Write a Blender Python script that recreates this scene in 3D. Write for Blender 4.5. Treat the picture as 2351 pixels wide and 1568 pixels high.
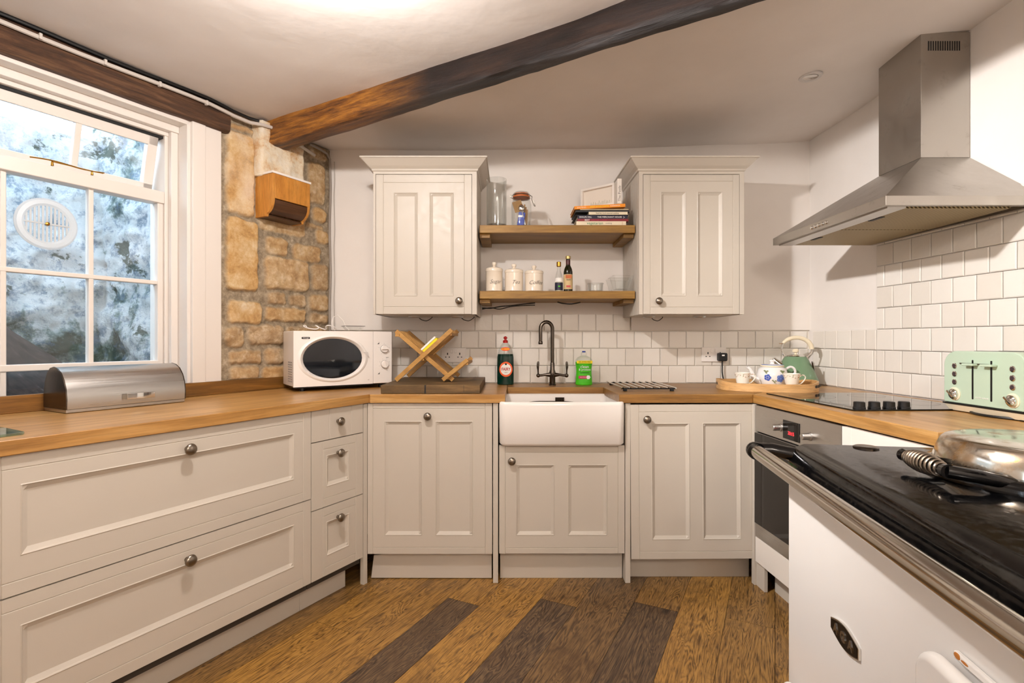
import bpy, bmesh, math, random
from mathutils import Vector, Matrix, noise
random.seed(7)
D = bpy.data
for o in list(D.objects): D.objects.remove(o, do_unlink=True)
COL = bpy.context.scene.collection
SC = bpy.context.scene
R = math.radians
# ---------------------------------------------------------------- camera, world, lights, exposure
F, CX, CY, H = 1200.0, 1170.0, 780.0, 1.153
cam = D.objects.new('camera', D.cameras.new('camera')); COL.objects.link(cam)
cam.location = (0, 0, H); cam.rotation_euler = (R(90), 0, 0)
cam.data.sensor_width = 36; cam.data.lens = 36 * F / 2351
cam.data.shift_x = 5.5 / 2351; cam.data.shift_y = -4 / 2351; cam.data.clip_start = .02
SC.camera = cam
SC.view_settings.view_transform = 'Standard'; SC.view_settings.look = 'None'
SC.view_settings.exposure = 0.0; SC.view_settings.gamma = 1; SC.view_settings.use_curve_mapping = False
W = D.worlds.new('sky'); SC.world = W; W.use_nodes = True
bg = W.node_tree.nodes['Background']; bg.inputs[0].default_value = (.66, .83, 1, 1); bg.inputs[1].default_value = 9
def lamp(name, loc, power, col, size, spot=None):
    l = D.lights.new(name, 'POINT'); l.energy = power; l.color = col; l.shadow_soft_size = size
    o = D.objects.new(name, l); o.location = loc; COL.objects.link(o); return o
WARM = (1, .84, .66)
lamp('ceiling_lamp_light', (-.52, 1.32, 2.16), 50, (1, .95, .92), .03)
sp = D.lights.new('right_wall_fill_spot', 'SPOT'); sp.energy = 165; sp.color = (1, .97, .96); sp.shadow_soft_size = .03; sp.spot_size = R(78); sp.spot_blend = .75  # added fill spot without a fitting, brightens the right wall and range
so_ = D.objects.new('right_wall_fill_spot', sp); so_.location = (-.50, 1.27, 2.16); COL.objects.link(so_)
so_.rotation_euler = (Vector((1.7, 1.85, 1.10)) - so_.location).to_track_quat('-Z', 'Y').to_euler()
lamp('rear_fill_light', (.5, -.7, 2.1), 38, (1, .90, .81), .10)  # two unseen fills added behind the camera to lift the whole room
lamp('rear_fill_light', (.0, -.9, 2.1), 22, (1, .90, .81), .10)
# ---------------------------------------------------------------- geometry helpers
def rot(a): return Matrix.Rotation(a, 4, 'Z')
class MB:
    def __init__(s): s.v = []; s.f = []; s.attr = {}
    def add(s, vs, fs):
        n = len(s.v); s.v += [tuple(v) for v in vs]; s.f += [tuple(i + n for i in f) for f in fs]; return n
    def box(s, x0, x1, y0, y1, z0, z1, M=None):
        vs = [(x, y, z) for z in (z0, z1) for y in (y0, y1) for x in (x0, x1)]
        if M: vs = [M @ Vector(v) for v in vs]
        s.add(vs, [(0, 2, 3, 1), (4, 5, 7, 6), (0, 1, 5, 4), (2, 6, 7, 3), (0, 4, 6, 2), (1, 3, 7, 5)]); return s
    def prism(s, poly, t0, t1, ax='z', top=None):
        def m(p, t): return (p[0], p[1], t) if ax == 'z' else ((t, p[0], p[1]) if ax == 'x' else (p[0], t, p[1]))
        n = len(poly); q = top or poly
        s.add([m(p, t0) for p in poly] + [m(p, t1) for p in q], [tuple(range(n)), tuple(range(n, 2 * n))] + [(i, (i + 1) % n, n + (i + 1) % n, n + i) for i in range(n)]); return s
    def lathe(s, prof, o=(0, 0, 0), ax='z', n=24, cap=True, sx=1, sy=1):
        vs = []; fs = []
        for r, h in prof:
            for k in range(n):
                a = 2 * math.pi * k / n; c, d = r * math.cos(a) * sx, r * math.sin(a) * sy
                p = {'z': (c, d, h), 'y': (c, h, d), '-y': (c, -h, d), 'x': (h, c, d)}[ax]
                vs.append((p[0] + o[0], p[1] + o[1], p[2] + o[2]))
        for i in range(len(prof) - 1):
            for k in range(n): fs.append((i * n + k, i * n + (k + 1) % n, (i + 1) * n + (k + 1) % n, (i + 1) * n + k))
        if cap: fs += [tuple(range(n)), tuple(range((len(prof) - 1) * n, len(prof) * n))]
        s.add(vs, fs); return s
    def tube(s, pts, r, n=10, closed=False):
        pts = [Vector(p) for p in pts]; m = len(pts); rr = list(r) if isinstance(r, (list, tuple)) else [r] * m
        if 4 <= m <= 14 and not closed:            # round the bends
            q, qr = [], []
            for i in range(m - 1):
                a, b, c, d = pts[max(i - 1, 0)], pts[i], pts[i + 1], pts[min(i + 2, m - 1)]
                for k in range(4):
                    t = k / 4; q.append(.5 * ((2 * b) + (c - a) * t + (2 * a - 5 * b + 4 * c - d) * t * t + (3 * b - a - 3 * c + d) * t ** 3)); qr.append(rr[i] + (rr[i + 1] - rr[i]) * t)
            pts, rr = q + [pts[-1]], qr + [rr[-1]]; m = len(pts)
        vs = []; up = None
        for i, p in enumerate(pts):
            a = pts[(i - 1) % m] if (closed or i) else pts[0]; b = pts[(i + 1) % m] if (closed or i < m - 1) else pts[-1]
            t = (b - a).normalized()
            if up is None: up = t.orthogonal().normalized()
            else: up = (up - t * up.dot(t)).normalized()
            w = t.cross(up)
            vs += [p + (up * math.cos(2 * math.pi * k / n) + w * math.sin(2 * math.pi * k / n)) * rr[i] for k in range(n)]
        fs = [(i * n + k, i * n + (k + 1) % n, ((i + 1) % m) * n + (k + 1) % n, ((i + 1) % m) * n + k) for i in range(m if closed else m - 1) for k in range(n)]
        if not closed: fs += [tuple(range(n)), tuple(range((m - 1) * n, m * n))]
        s.add(vs, fs); return s
    def ball(s, c, r, n=16, sx=1, sy=1, sz=1):
        m = n // 2; prof = [(r * math.sin(math.pi * i / m) + 1e-5, -r * math.cos(math.pi * i / m) * sz) for i in range(m + 1)]
        return s.lathe(prof, c, 'z', n, True, sx, sy)
    def build(s, name, mat, parent=None, smooth=True, bevel=0, seg=2, sub=0, ang=35, label=None):
        me = D.meshes.new(name); me.from_pydata(s.v, [], s.f)
        bm = bmesh.new(); bm.from_mesh(me); bmesh.ops.recalc_face_normals(bm, faces=bm.faces); bm.to_mesh(me); bm.free()
        if smooth: me.shade_smooth(); me.set_sharp_from_angle(angle=R(ang))
        me.materials.append(mat)
        o = D.objects.new(name, me); COL.objects.link(o)
        if parent: o.parent = parent
        if bevel:
            b = o.modifiers.new('bevel', 'BEVEL'); b.width = bevel; b.segments = seg; b.limit_method = 'ANGLE'; b.angle_limit = R(40); b.harden_normals = smooth
        if sub: b = o.modifiers.new('sub', 'SUBSURF'); b.levels = b.render_levels = sub
        if label: o['label'] = label
        return o
def B(*a): return MB().box(*a)
def arc(cx, cy, r, a0, a1, n=8): return [(cx + r * math.cos(R(a0 + (a1 - a0) * i / n)), cy + r * math.sin(R(a0 + (a1 - a0) * i / n))) for i in range(n + 1)]
def rrect(x0, x1, y0, y1, r, n=5):
    return arc(x1 - r, y0 + r, r, -90, 0, n) + arc(x1 - r, y1 - r, r, 0, 90, n) + arc(x0 + r, y1 - r, r, 90, 180, n) + arc(x0 + r, y0 + r, r, 180, 270, n)
def tag(o, label=None, cat=None, group=None, kind=None):
    for k, v in (('label', label), ('category', cat), ('group', group), ('kind', kind)):
        if v: o[k] = v
    return o
def thing(name, label, cat, loc=(0, 0, 0), rz=0, group=None, rx=0, ry=0):
    o = D.objects.new(name, None); COL.objects.link(o); o.location = loc; o.rotation_euler = (rx, ry, rz); o.empty_display_size = .05
    return tag(o, label, cat, group)
def dup(o, parent=None):
    c = o.copy(); COL.objects.link(c)
    if parent: c.parent = parent
    for ch in o.children: dup(ch, c)
    return c
def ray(px, py): return Vector(((px - CX) / F, 1, -(py - CY) / F))
def hit(px, py, fr, yl):                       # where a sight line meets the plane y=yl of a rotated run of units
    ox, oy, a = fr; nx, ny = -math.sin(a), math.cos(a); r = ray(px, py)
    t = (yl + nx * ox + ny * oy) / (nx * r.x + ny * r.y); p = Vector((0, 0, H)) + r * t
    return (p.x - ox) * math.cos(a) + (p.y - oy) * math.sin(a), p.z
def text(body, size, mat, parent, loc, name='lettering', rx=R(90), ry=0, rz=0, sx=1, ext=.0003, al='CENTER', bold=0):
    cu = D.curves.new(name, 'FONT'); cu.body = body; cu.size = size; cu.align_x = al; cu.align_y = 'CENTER'; cu.extrude = ext; cu.resolution_u = 3; cu.offset = bold
    t = D.objects.new(name, cu); COL.objects.link(t)
    me = D.meshes.new_from_object(t); D.objects.remove(t, do_unlink=True)
    me.materials.clear(); me.materials.append(mat)
    o = D.objects.new(name, me); COL.objects.link(o); o.parent = parent; o.location = loc; o.rotation_euler = (rx, ry, rz); o.scale = (sx, 1, 1)
    return o
# ---------------------------------------------------------------- materials
def srgb(*c):
    return tuple(((x / 255) / 12.92 if x / 255 <= .04045 else ((x / 255 + .055) / 1.055) ** 2.4) for x in c) + (1,)
def mat(name, col, rough=.5, metal=0, **k):
    m = D.materials.new(name); m.use_nodes = True; b = m.node_tree.nodes['Principled BSDF']
    b.inputs['Base Color'].default_value = srgb(*col) if len(col) == 3 else col
    b.inputs['Roughness'].default_value = rough; b.inputs['Metallic'].default_value = metal
    for kk, v in k.items(): b.inputs[kk.replace('_', ' ')].default_value = v
    return m
class N:
    def __init__(s, m): s.m = m; s.t = m.node_tree; s.b = s.t.nodes['Principled BSDF']
    def n(s, ty, **k):
        x = s.t.nodes.new(ty)
        for a, v in k.items():
            if a in x.inputs.keys(): x.inputs[a].default_value = v
            else: setattr(x, a, v)
        return x
    def l(s, a, b): s.t.links.new(a, b)
    def coord(s, scale=(1, 1, 1), rz=0, src='Object'):
        tc = s.n('ShaderNodeTexCoord'); mp = s.n('ShaderNodeMapping'); mp.inputs['Scale'].default_value = scale; mp.inputs['Rotation'].default_value = (0, 0, rz)
        s.l(tc.outputs[src], mp.inputs[0]); return mp.outputs[0]
    def noise(s, vec, scale, detail=5, rough=.55, dist=0):
        x = s.n('ShaderNodeTexNoise'); x.inputs['Scale'].default_value = scale; x.inputs['Detail'].default_value = detail; x.inputs['Roughness'].default_value = rough; x.inputs['Distortion'].default_value = dist
        s.l(vec, x.inputs['Vector']); return x.outputs['Fac']
    def ramp(s, fac, stops):
        x = s.n('ShaderNodeValToRGB'); e = x.color_ramp.elements
        while len(e) < len(stops): e.new(.5)
        for i, (p, c) in enumerate(stops): e[i].position = p; e[i].color = c if len(c) == 4 else srgb(*c)
        s.l(fac, x.inputs[0]); return x.outputs[0]
    def mix(s, fac, a, b, mode='MIX'):
        x = s.n('ShaderNodeMix', data_type='RGBA', blend_type=mode)
        for i, v in ((0, fac), (6, a), (7, b)):
            if hasattr(v, 'links'): s.l(v, x.inputs[i])
            else: x.inputs[i].default_value = v
        return x.outputs[2]
    def bump(s, h, strength=.2, dist=.01):
        x = s.n('ShaderNodeBump'); x.inputs['Strength'].default_value = strength; x.inputs['Distance'].default_value = dist
        s.l(h, x.inputs['Height']); s.l(x.outputs[0], s.b.inputs['Normal'])
    def col(s, c): s.l(c, s.b.inputs['Base Color'])
    def rgh(s, c): s.l(c, s.b.inputs['Roughness'])
def g(v): return (v, v, v, 1)
def plaster(name, c1, c2, bs=.25):
    m = mat(name, c1, .85); n = N(m); v = n.coord()
    n.col(n.ramp(n.noise(v, 2.2, 4), [(.3, c2), (.65, c1)])); n.bump(n.noise(v, 5, 4, .5), bs, .02); return m
M_WALL = plaster('white_wall_paint', (240, 234, 228), (234, 227, 220))
M_CEIL = plaster('white_ceiling_paint', (230, 223, 217), (222, 214, 207), .22)
def paint(name, c, rough=.42, coat=0):
    m = mat(name, c, rough); n = N(m); v = n.coord()
    n.rgh(n.ramp(n.noise(v, 30, 3), [(.3, g(rough - .06)), (.7, g(rough + .08))])); return m
M_CAB = paint('cream_cabinet_paint', (198, 189, 176))
M_CABD = mat('cabinet_interior', (60, 52, 44), .8)
M_TRIM = paint('white_trim_paint', (232, 225, 216), .35)
M_WOODTRIM = paint('window_paint', (228, 220, 212), .35)
def wood(name, cs, scale=1, stretch=(2.2, 26, 26), rough=.42, bump=.12, spots=None, rgh2=None):
    m = mat(name, cs[0], rough); n = N(m); v = n.coord(stretch)
    a = n.noise(v, scale, 7, .62, .4); c = n.ramp(a, [(.28, cs[0]), (.5, cs[1]), (.72, cs[2])])
    v2 = n.coord((stretch[0] * 3, stretch[1] * 7, stretch[2] * 7)); b = n.noise(v2, scale, 3, .7)
    c = n.mix(.35, c, n.ramp(b, [(.35, g(.35)), (.6, g(1))]), 'MULTIPLY')
    if spots:
        s = n.noise(n.coord(), spots[0], 6, .7); c = n.mix(n.ramp(s, [(spots[1], g(0)), (spots[1] + .06, g(1))]), c, srgb(*spots[2]))
    n.col(c); n.bump(b, bump, .003); return m
M_OAK = wood('oiled_oak_worktop', [(146, 100, 46), (182, 134, 72), (206, 162, 102)], rough=.33)
M_OAKY = wood('oiled_oak_worktop_crosswise', [(150, 96, 42), (186, 128, 64), (210, 156, 92)], stretch=(26, 2.2, 26), rough=.33)
M_OAKD = wood('weathered_oak', [(112, 76, 32), (150, 106, 50), (178, 134, 74)], spots=(60, .64, (38, 26, 14)), rough=.4)
M_UPST = wood('dark_oak_upstand', [(84, 54, 20), (120, 80, 30), (152, 106, 46)], rough=.45)
M_SHELF = wood('shelf_oak', [(106, 74, 22), (146, 106, 38), (176, 134, 60)], rough=.5)
M_BOARD = wood('worn_chopping_board', [(66, 50, 26), (98, 74, 40), (128, 98, 58)], stretch=(4, 10, 20), rough=.6)
M_BAMB = wood('bamboo', [(160, 112, 50), (186, 138, 70), (206, 160, 90)], stretch=(8, 8, 8), rough=.5)
M_PINE = wood('pine_box', [(176, 110, 40), (204, 138, 58), (222, 162, 84)], stretch=(14, 14, 2), rough=.5, bump=.05)
M_PINED = wood('dark_stained_cove', [(48, 28, 14), (78, 48, 26), (100, 64, 36)], rough=.4)
M_TRAY = wood('birch_tray', [(200, 150, 92), (216, 170, 112), (226, 186, 132)], stretch=(4, 4, 20), rough=.45, bump=.03)
M_STEEL = mat('brushed_steel', (190, 187, 183), .32, 1); n = N(M_STEEL); b_ = n.noise(n.coord((3, 3, 260)), 1, 3); n.rgh(n.ramp(b_, [(.3, g(.26)), (.7, g(.42))]))
M_HOOD = mat('smudged_hood_steel', (172, 166, 158), .36, 1); n = N(M_HOOD); s_ = n.noise(n.coord(), 11, 9, .72, .1); n.rgh(n.ramp(s_, [(.35, g(.30)), (.62, g(.40)), (.72, g(.6))])); n.col(n.ramp(s_, [(.58, (178, 173, 166)), (.78, (158, 150, 140))]))
M_CHROME = mat('polished_chrome', (222, 220, 216), .07, 1)
M_PEWTER = mat('pewter_metal', (142, 132, 120), .28, 1)
M_DKMET = mat('dark_gunmetal', (92, 84, 76), .25, 1)
M_LID = mat('worn_chrome_lid', (206, 198, 182), .12, 1); n = N(M_LID); s_ = n.noise(n.coord(), 14, 8, .7, .3)
n.col(n.ramp(s_, [(.5, (210, 204, 192)), (.68, (176, 140, 92))])); n.rgh(n.ramp(s_, [(.4, g(.1)), (.7, g(.34))]))
M_RAIL = mat('polished_steel_rail', (190, 184, 176), .14, 1)
M_BRASS = mat('brass', (190, 142, 62), .25, 1)
M_BLK = mat('gloss_black_enamel', (7, 7, 8), .09); n = N(M_BLK); s_ = n.noise(n.coord(), 60, 6, .75); n.rgh(n.ramp(s_, [(.45, g(.07)), (.75, g(.3))])); n.bump(n.noise(n.coord(), 9, 3), .06, .01)
M_BLKP = mat('black_plastic', (14, 14, 15), .4)
M_RUB = mat('black_rubber', (12, 12, 12), .7)
M_HOB = mat('black_hob_glass', (5, 5, 6), .04)
M_OVGL = mat('dark_oven_glass', (16, 12, 11), .08)
M_WHT = mat('white_ceramic', (238, 232, 226), .12)
M_ENAM = mat('white_enamel', (236, 233, 229), .16)
M_RUST = mat('rust', (176, 108, 36), .7)
M_PLAS = mat('white_plastic', (240, 234, 228), .3)
M_PLAG = mat('grey_white_plastic', (206, 200, 196), .35)
M_MINT = mat('mint_green_enamel', (184, 204, 182), .22)
M_KET = mat('sage_green_enamel', (116, 146, 114), .2)
M_CREAM = mat('cream_plastic', (232, 220, 192), .3)
M_CANI = mat('cream_glazed_pottery', (232, 219, 201), .2)
M_RED = mat('red_plastic', (176, 24, 22), .35)
M_ORG = mat('orange_label', (236, 92, 30), .5)
M_YEL = mat('yellow', (244, 222, 30), .6)
M_INK = mat('black_ink', (24, 22, 24), .6)
M_INKG = mat('grey_ink', (120, 112, 108), .6)
M_INKW = mat('white_ink', (240, 236, 230), .5)
M_LIME = mat('lime_green_soap', (72, 190, 30), .15)
M_DKGRN = mat('dark_green_liquid', (4, 44, 34), .12)
M_OLIVE = mat('dark_olive_glass', (26, 26, 8), .08)
M_PINK = mat('pink_label', (198, 40, 96), .5)
M_NAVY = mat('navy', (26, 26, 52), .5)
M_BLUE = mat('blue', (28, 60, 160), .4)
M_BLUEL = mat('light_blue_glaze', (110, 134, 196), .25)
M_LEAF = mat('leaf_glaze', (128, 138, 96), .3)
M_KRAFT = mat('kraft_card', (164, 128, 82), .8)
M_ORBOOK = mat('orange_cover', (238, 146, 24), .5)
M_REDBOOK = mat('dark_red_cover', (128, 24, 34), .5)
M_CRBOOK = mat('cream_cover', (228, 214, 186), .55)
M_BLKBOOK = mat('black_cover', (22, 22, 26), .45)
M_PAPER = mat('pages', (206, 190, 158), .9)
M_SEAL = mat('orange_rubber_seal', (188, 98, 44), .5)
M_GREY = mat('grey_cable', (150, 140, 130), .5)
M_TRUNK = mat('white_trunking', (196, 188, 180), .4)
M_MESH = mat('grease_filter_mesh', (150, 130, 92), .45, .8); n = N(M_MESH)
w_ = n.n('ShaderNodeTexWave', wave_type='BANDS', bands_direction='DIAGONAL'); w_.inputs['Scale'].default_value = 42; n.l(n.coord(), w_.inputs[0])
n.col(n.ramp(w_.outputs['Fac'], [(.3, (96, 80, 52)), (.7, (186, 166, 124))])); n.bump(w_.outputs['Fac'], .6, .002)
M_LED = mat('red_display', (255, 20, 20), .5, Emission_Color=(1, .02, .03, 1), Emission_Strength=4)
M_BULB = mat('lamp_bulb', (255, 240, 220), .5, Emission_Color=(1, .85, .65, 1), Emission_Strength=12)
def thin_glass(name, tint=(1, 1, 1), edge=.5, base=.06, dirt=None):
    m = D.materials.new(name); m.use_nodes = True; t = m.node_tree; t.nodes.clear(); o = t.nodes.new('ShaderNodeOutputMaterial')
    tr = t.nodes.new('ShaderNodeBsdfTransparent'); tr.inputs[0].default_value = tint + (1,)
    gl = t.nodes.new('ShaderNodeBsdfGlossy'); gl.inputs['Roughness'].default_value = .03
    lw = t.nodes.new('ShaderNodeLayerWeight'); lw.inputs[0].default_value = .35
    mr = t.nodes.new('ShaderNodeMapRange'); mr.inputs[3].default_value = base; mr.inputs[4].default_value = edge; t.links.new(lw.outputs['Facing'], mr.inputs[0])
    mx = t.nodes.new('ShaderNodeMixShader'); t.links.new(mr.outputs[0], mx.inputs[0]); t.links.new(tr.outputs[0], mx.inputs[1]); t.links.new(gl.outputs[0], mx.inputs[2])
    out = mx.outputs[0]
    if dirt:
        df = t.nodes.new('ShaderNodeBsdfDiffuse'); df.inputs[0].default_value = (.8, .85, .9, 1); nz = t.nodes.new('ShaderNodeTexNoise'); nz.inputs['Scale'].default_value = 7; nz.inputs['Detail'].default_value = 8
        tc = t.nodes.new('ShaderNodeTexCoord'); t.links.new(tc.outputs['Object'], nz.inputs['Vector'])
        r2 = t.nodes.new('ShaderNodeMapRange'); r2.inputs[1].default_value = .45; r2.inputs[2].default_value = .8; r2.inputs[3].default_value = 0; r2.inputs[4].default_value = dirt; t.links.new(nz.outputs['Fac'], r2.inputs[0])
        m2 = t.nodes.new('ShaderNodeMixShader'); t.links.new(r2.outputs[0], m2.inputs[0]); t.links.new(out, m2.inputs[1]); t.links.new(df.outputs[0], m2.inputs[2]); out = m2.outputs[0]
    t.links.new(out, o.inputs[0]); return m
M_GLASS = thin_glass('clear_glass', (.97, .98, .975), .5, .025)
M_PANE = thin_glass('window_glass', (.97, .99, 1), .4, .03)
M_PANED = thin_glass('grubby_window_glass', (.96, .99, 1), .4, .03, dirt=.45)
M_GLBOARD = thin_glass('green_tinted_glass', (.72, .9, .86), .6, .12)
M_VENT = mat('translucent_grey_plastic', (222, 228, 232), .4, Transmission_Weight=.3)
# tiles
M_TILE = mat('glazed_cream_tile', (234, 226, 212), .16); n = N(M_TILE)
at = n.n('ShaderNodeAttribute', attribute_name='tone'); n.col(n.mix(at.outputs['Fac'], srgb(238, 233, 225), srgb(228, 221, 211))); n.bump(n.noise(n.coord(), 14, 3), .25, .01)
M_GROUT = mat('pale_grout', (236, 229, 217), .9)
# stone wall
M_STONE = mat('rubble_stone', (200, 160, 100), .9); n = N(M_STONE); v = n.coord()
at = n.n('ShaderNodeAttribute', attribute_name='stone'); t2 = n.n('ShaderNodeAttribute', attribute_name='tone'); wh = n.n('ShaderNodeAttribute', attribute_name='lime')
st = n.ramp(n.noise(v, 11, 12, .74, .12), [(.3, (158, 112, 62)), (.46, (208, 164, 104)), (.6, (228, 198, 150)), (.74, (244, 232, 210))])
st2 = n.ramp(n.noise(v, 22, 12, .78, .1), [(.3, (128, 98, 66)), (.5, (184, 154, 116)), (.68, (228, 212, 186))])
mo = n.ramp(n.noise(v, 34, 8, .75), [(.35, (128, 112, 90)), (.6, (182, 164, 138)), (.75, (220, 208, 190))])
c = n.mix(t2.outputs['Fac'], st, st2); c = n.mix(at.outputs['Fac'], mo, c)
c = n.mix(wh.outputs['Fac'], c, n.ramp(n.noise(v, 9, 12, .74, .15), [(.36, (212, 160, 100)), (.5, (240, 222, 192)), (.7, (250, 244, 232))]))
n.col(c); n.bump(n.noise(v, 60, 8, .75), .7, .012)
# outside wall
M_OUT = mat('mossy_limewashed_rock', (200, 210, 215), .9); n = N(M_OUT); v = n.coord()
c = n.ramp(n.noise(v, 3.0, 12, .68, .15), [(.38, (56, 80, 70)), (.43, (140, 160, 158)), (.47, (228, 236, 238)), (.62, (252, 253, 254))])
c = n.mix(n.ramp(n.noise(v, 13, 12, .78, .2), [(.50, g(0)), (.60, g(.75))]), c, srgb(104, 134, 164))
c = n.mix(n.ramp(n.noise(n.coord((1, 1, 1.2)), 2.7, 12, .72, .2), [(.57, g(0)), (.60, g(.9))]), c, srgb(58, 78, 60))
n.col(c); n.bump(n.noise(v, 16, 12, .75, .1), 1, .05)
M_SOIL = mat('dark_brown_bank', (48, 38, 34), .8); n = N(M_SOIL); n.col(n.ramp(n.noise(n.coord((4, 18, 4), .5), 3, 8, .75), [(.4, (26, 20, 18)), (.6, (62, 50, 46)), (.75, (120, 116, 120))]))
# beams
M_BEAM = mat('old_oak_beam', (60, 34, 16), .42); n = N(M_BEAM); v = n.coord((1.2, 12, 12))
at = n.n('ShaderNodeAttribute', attribute_name='worn')
dk = n.ramp(n.noise(v, 3, 11, .74, .15), [(.3, (14, 9, 7)), (.5, (34, 21, 16)), (.7, (56, 38, 28))])
lt = n.ramp(n.noise(v, 3, 11, .76, .25), [(.34, (58, 32, 12)), (.46, (136, 82, 28)), (.58, (190, 124, 42)), (.72, (220, 164, 80))])
n.col(n.mix(at.outputs['Fac'], dk, lt)); n.bump(n.noise(v, 5, 9, .75), .8, .02)
M_LINTEL = mat('oak_lintel', (96, 60, 34), .6); n = N(M_LINTEL); v = n.coord((1.2, 14, 14))
n.col(n.ramp(n.noise(v, 3, 9, .7, .6), [(.3, (40, 25, 15)), (.5, (80, 51, 30)), (.7, (120, 86, 58))])); n.bump(n.noise(v, 5, 8, .7), .6, .015)
# floor
M_FLOOR = mat('oak_plank_floor', (150, 100, 40), .34); n = N(M_FLOOR)
tone = n.n('ShaderNodeAttribute', attribute_name='tone').outputs['Fac']; seed = n.n('ShaderNodeAttribute', attribute_name='seed').outputs['Fac']
tc = n.n('ShaderNodeTexCoord'); cb = n.n('ShaderNodeCombineXYZ'); n.l(seed, cb.inputs[0]); n.l(seed, cb.inputs[2])
va = n.n('ShaderNodeVectorMath', operation='ADD'); n.l(tc.outputs['Object'], va.inputs[0]); n.l(cb.outputs[0], va.inputs[1])
mp = n.n('ShaderNodeMapping'); mp.inputs['Scale'].default_value = (1.0, 9, 1); n.l(va.outputs[0], mp.inputs[0])
big = n.noise(mp.outputs[0], 1.6, 3, .5, .6)
mu = n.n('ShaderNodeMath', operation='MULTIPLY'); mu.inputs[1].default_value = 26; n.l(big, mu.inputs[0])
fr = n.n('ShaderNodeMath', operation='PINGPONG'); fr.inputs[1].default_value = .5; n.l(mu.outputs[0], fr.inputs[0])
mp2 = n.n('ShaderNodeMapping'); mp2.inputs['Scale'].default_value = (5, 70, 1); n.l(va.outputs[0], mp2.inputs[0]); fine = n.noise(mp2.outputs[0], 2, 6, .7)
sm = n.n('ShaderNodeMath', operation='MULTIPLY_ADD'); sm.inputs[1].default_value = .55; n.l(fr.outputs[0], sm.inputs[0]); n.l(fine, sm.inputs[2])
gold = n.ramp(sm.outputs[0], [(.42, (88, 60, 24)), (.56, (140, 100, 42)), (.75, (178, 132, 62))])
dark = n.ramp(sm.outputs[0], [(.40, (34, 24, 16)), (.55, (66, 48, 34)), (.8, (112, 88, 60))])
c = n.mix(tone, gold, dark)
pt = n.noise(va.outputs[0], 4.5, 7, .7, .4); c = n.mix(n.ramp(pt, [(.52, g(0)), (.66, g(.55))]), c, srgb(66, 42, 20))
kn = n.n('ShaderNodeTexVoronoi'); kn.inputs['Scale'].default_value = 1.0; mp3 = n.n('ShaderNodeMapping'); mp3.inputs['Scale'].default_value = (1.6, 3.4, 1); n.l(va.outputs[0], mp3.inputs[0]); n.l(mp3.outputs[0], kn.inputs['Vector'])
c = n.mix(n.ramp(kn.outputs['Distance'], [(.035, g(1)), (.075, g(0))]), c, srgb(34, 20, 10))
n.col(c); n.rgh(n.ramp(fine, [(.3, g(.45)), (.7, g(.3))])); n.bump(sm.outputs[0], .18, .004)
# ---------------------------------------------------------------- frames of the three runs
LEFT = (-.6755, 2.479, R(61.01)); RIGHT = (1.165, 2.479, R(-87.61)); BACKF = (0, 2.479, 0.0)
WR = (1.81, 2.57, R(-86.0)); AGA = (.785, 1.477, R(-99.5))
def fl(fr): return dict(loc=(fr[0], fr[1], 0), rz=fr[2])
def wl(fr, x, y, z=0):
    a = fr[2]; return (fr[0] + x * math.cos(a) - y * math.sin(a), fr[1] + x * math.sin(a) + y * math.cos(a), z)
ZT = .895; YW = 3.10
def struct(name, mb, m, parent=None, fr=None, **k):
    o = mb.build(name, m, parent, **k)
    if not parent: o['kind'] = 'structure'
    if fr: o.location = (fr[0], fr[1], 0); o.rotation_euler = (0, 0, fr[2])
    return o
# ---------------------------------------------------------------- floor
PV = [-3.2, -2.99, -2.8, -2.6, -2.42, -2.22, -2.03, -1.86, -1.68, -1.49, -1.303, -1.143, -.931, -.763, -.553, -.366, -.184, 0, .19, .38, .57, .76, .95, 1.14, 1.33, 1.52, 1.71, 1.9, 2.1]
JO = {9: ([.9, 2.9], [.25, .2, .2]), 10: ([.1, 1.96], [.2, 1, .08]), 11: ([.5, 2.62], [.3, .05, .1]), 12: ([.7, 2.14], [.5, 1, .55]), 13: ([1.0, 3.4], [.8, .82, .5]), 14: ([.6, 2.30], [.6, 1, .5]), 15: ([.9, 3.3], [.4, .15, .2]), 16: ([.6, 2.34], [.2, .35, .45]), 8: ([1.55, 3.3], [.1, .15, .2])}
mb = MB(); tones = []; seeds = []
for i in range(len(PV) - 1):
    js, ts = JO.get(i, ([.3 + (i * .77) % 1.6, 2.0 + (i * .91) % 1.1], [random.random() * .6 for _ in range(3)]))
    us = [-3.6] + js + [5.2]
    for k in range(len(us) - 1):
        mb.box(us[k] + .0007, us[k + 1] - .0007, -PV[i + 1] + .0008, -PV[i] - .0008, -.02, 0)
        tones += [ts[min(k, len(ts) - 1)]] * 8; seeds += [i * 3.17 + k * 1.31] * 8
fo = mb.build('floor', M_FLOOR, smooth=False); fo['kind'] = 'structure'; fo.rotation_euler = (0, 0, math.atan2(.8916, .4528))
for nm, arr in (('tone', tones), ('seed', seeds)):
    a = fo.data.attributes.new(nm, 'FLOAT', 'POINT'); a.data.foreach_set('value', arr)
struct('trim_floor_base', B(-4, 3, -1.5, 3.4, -.05, -.021), M_CABD)
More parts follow.
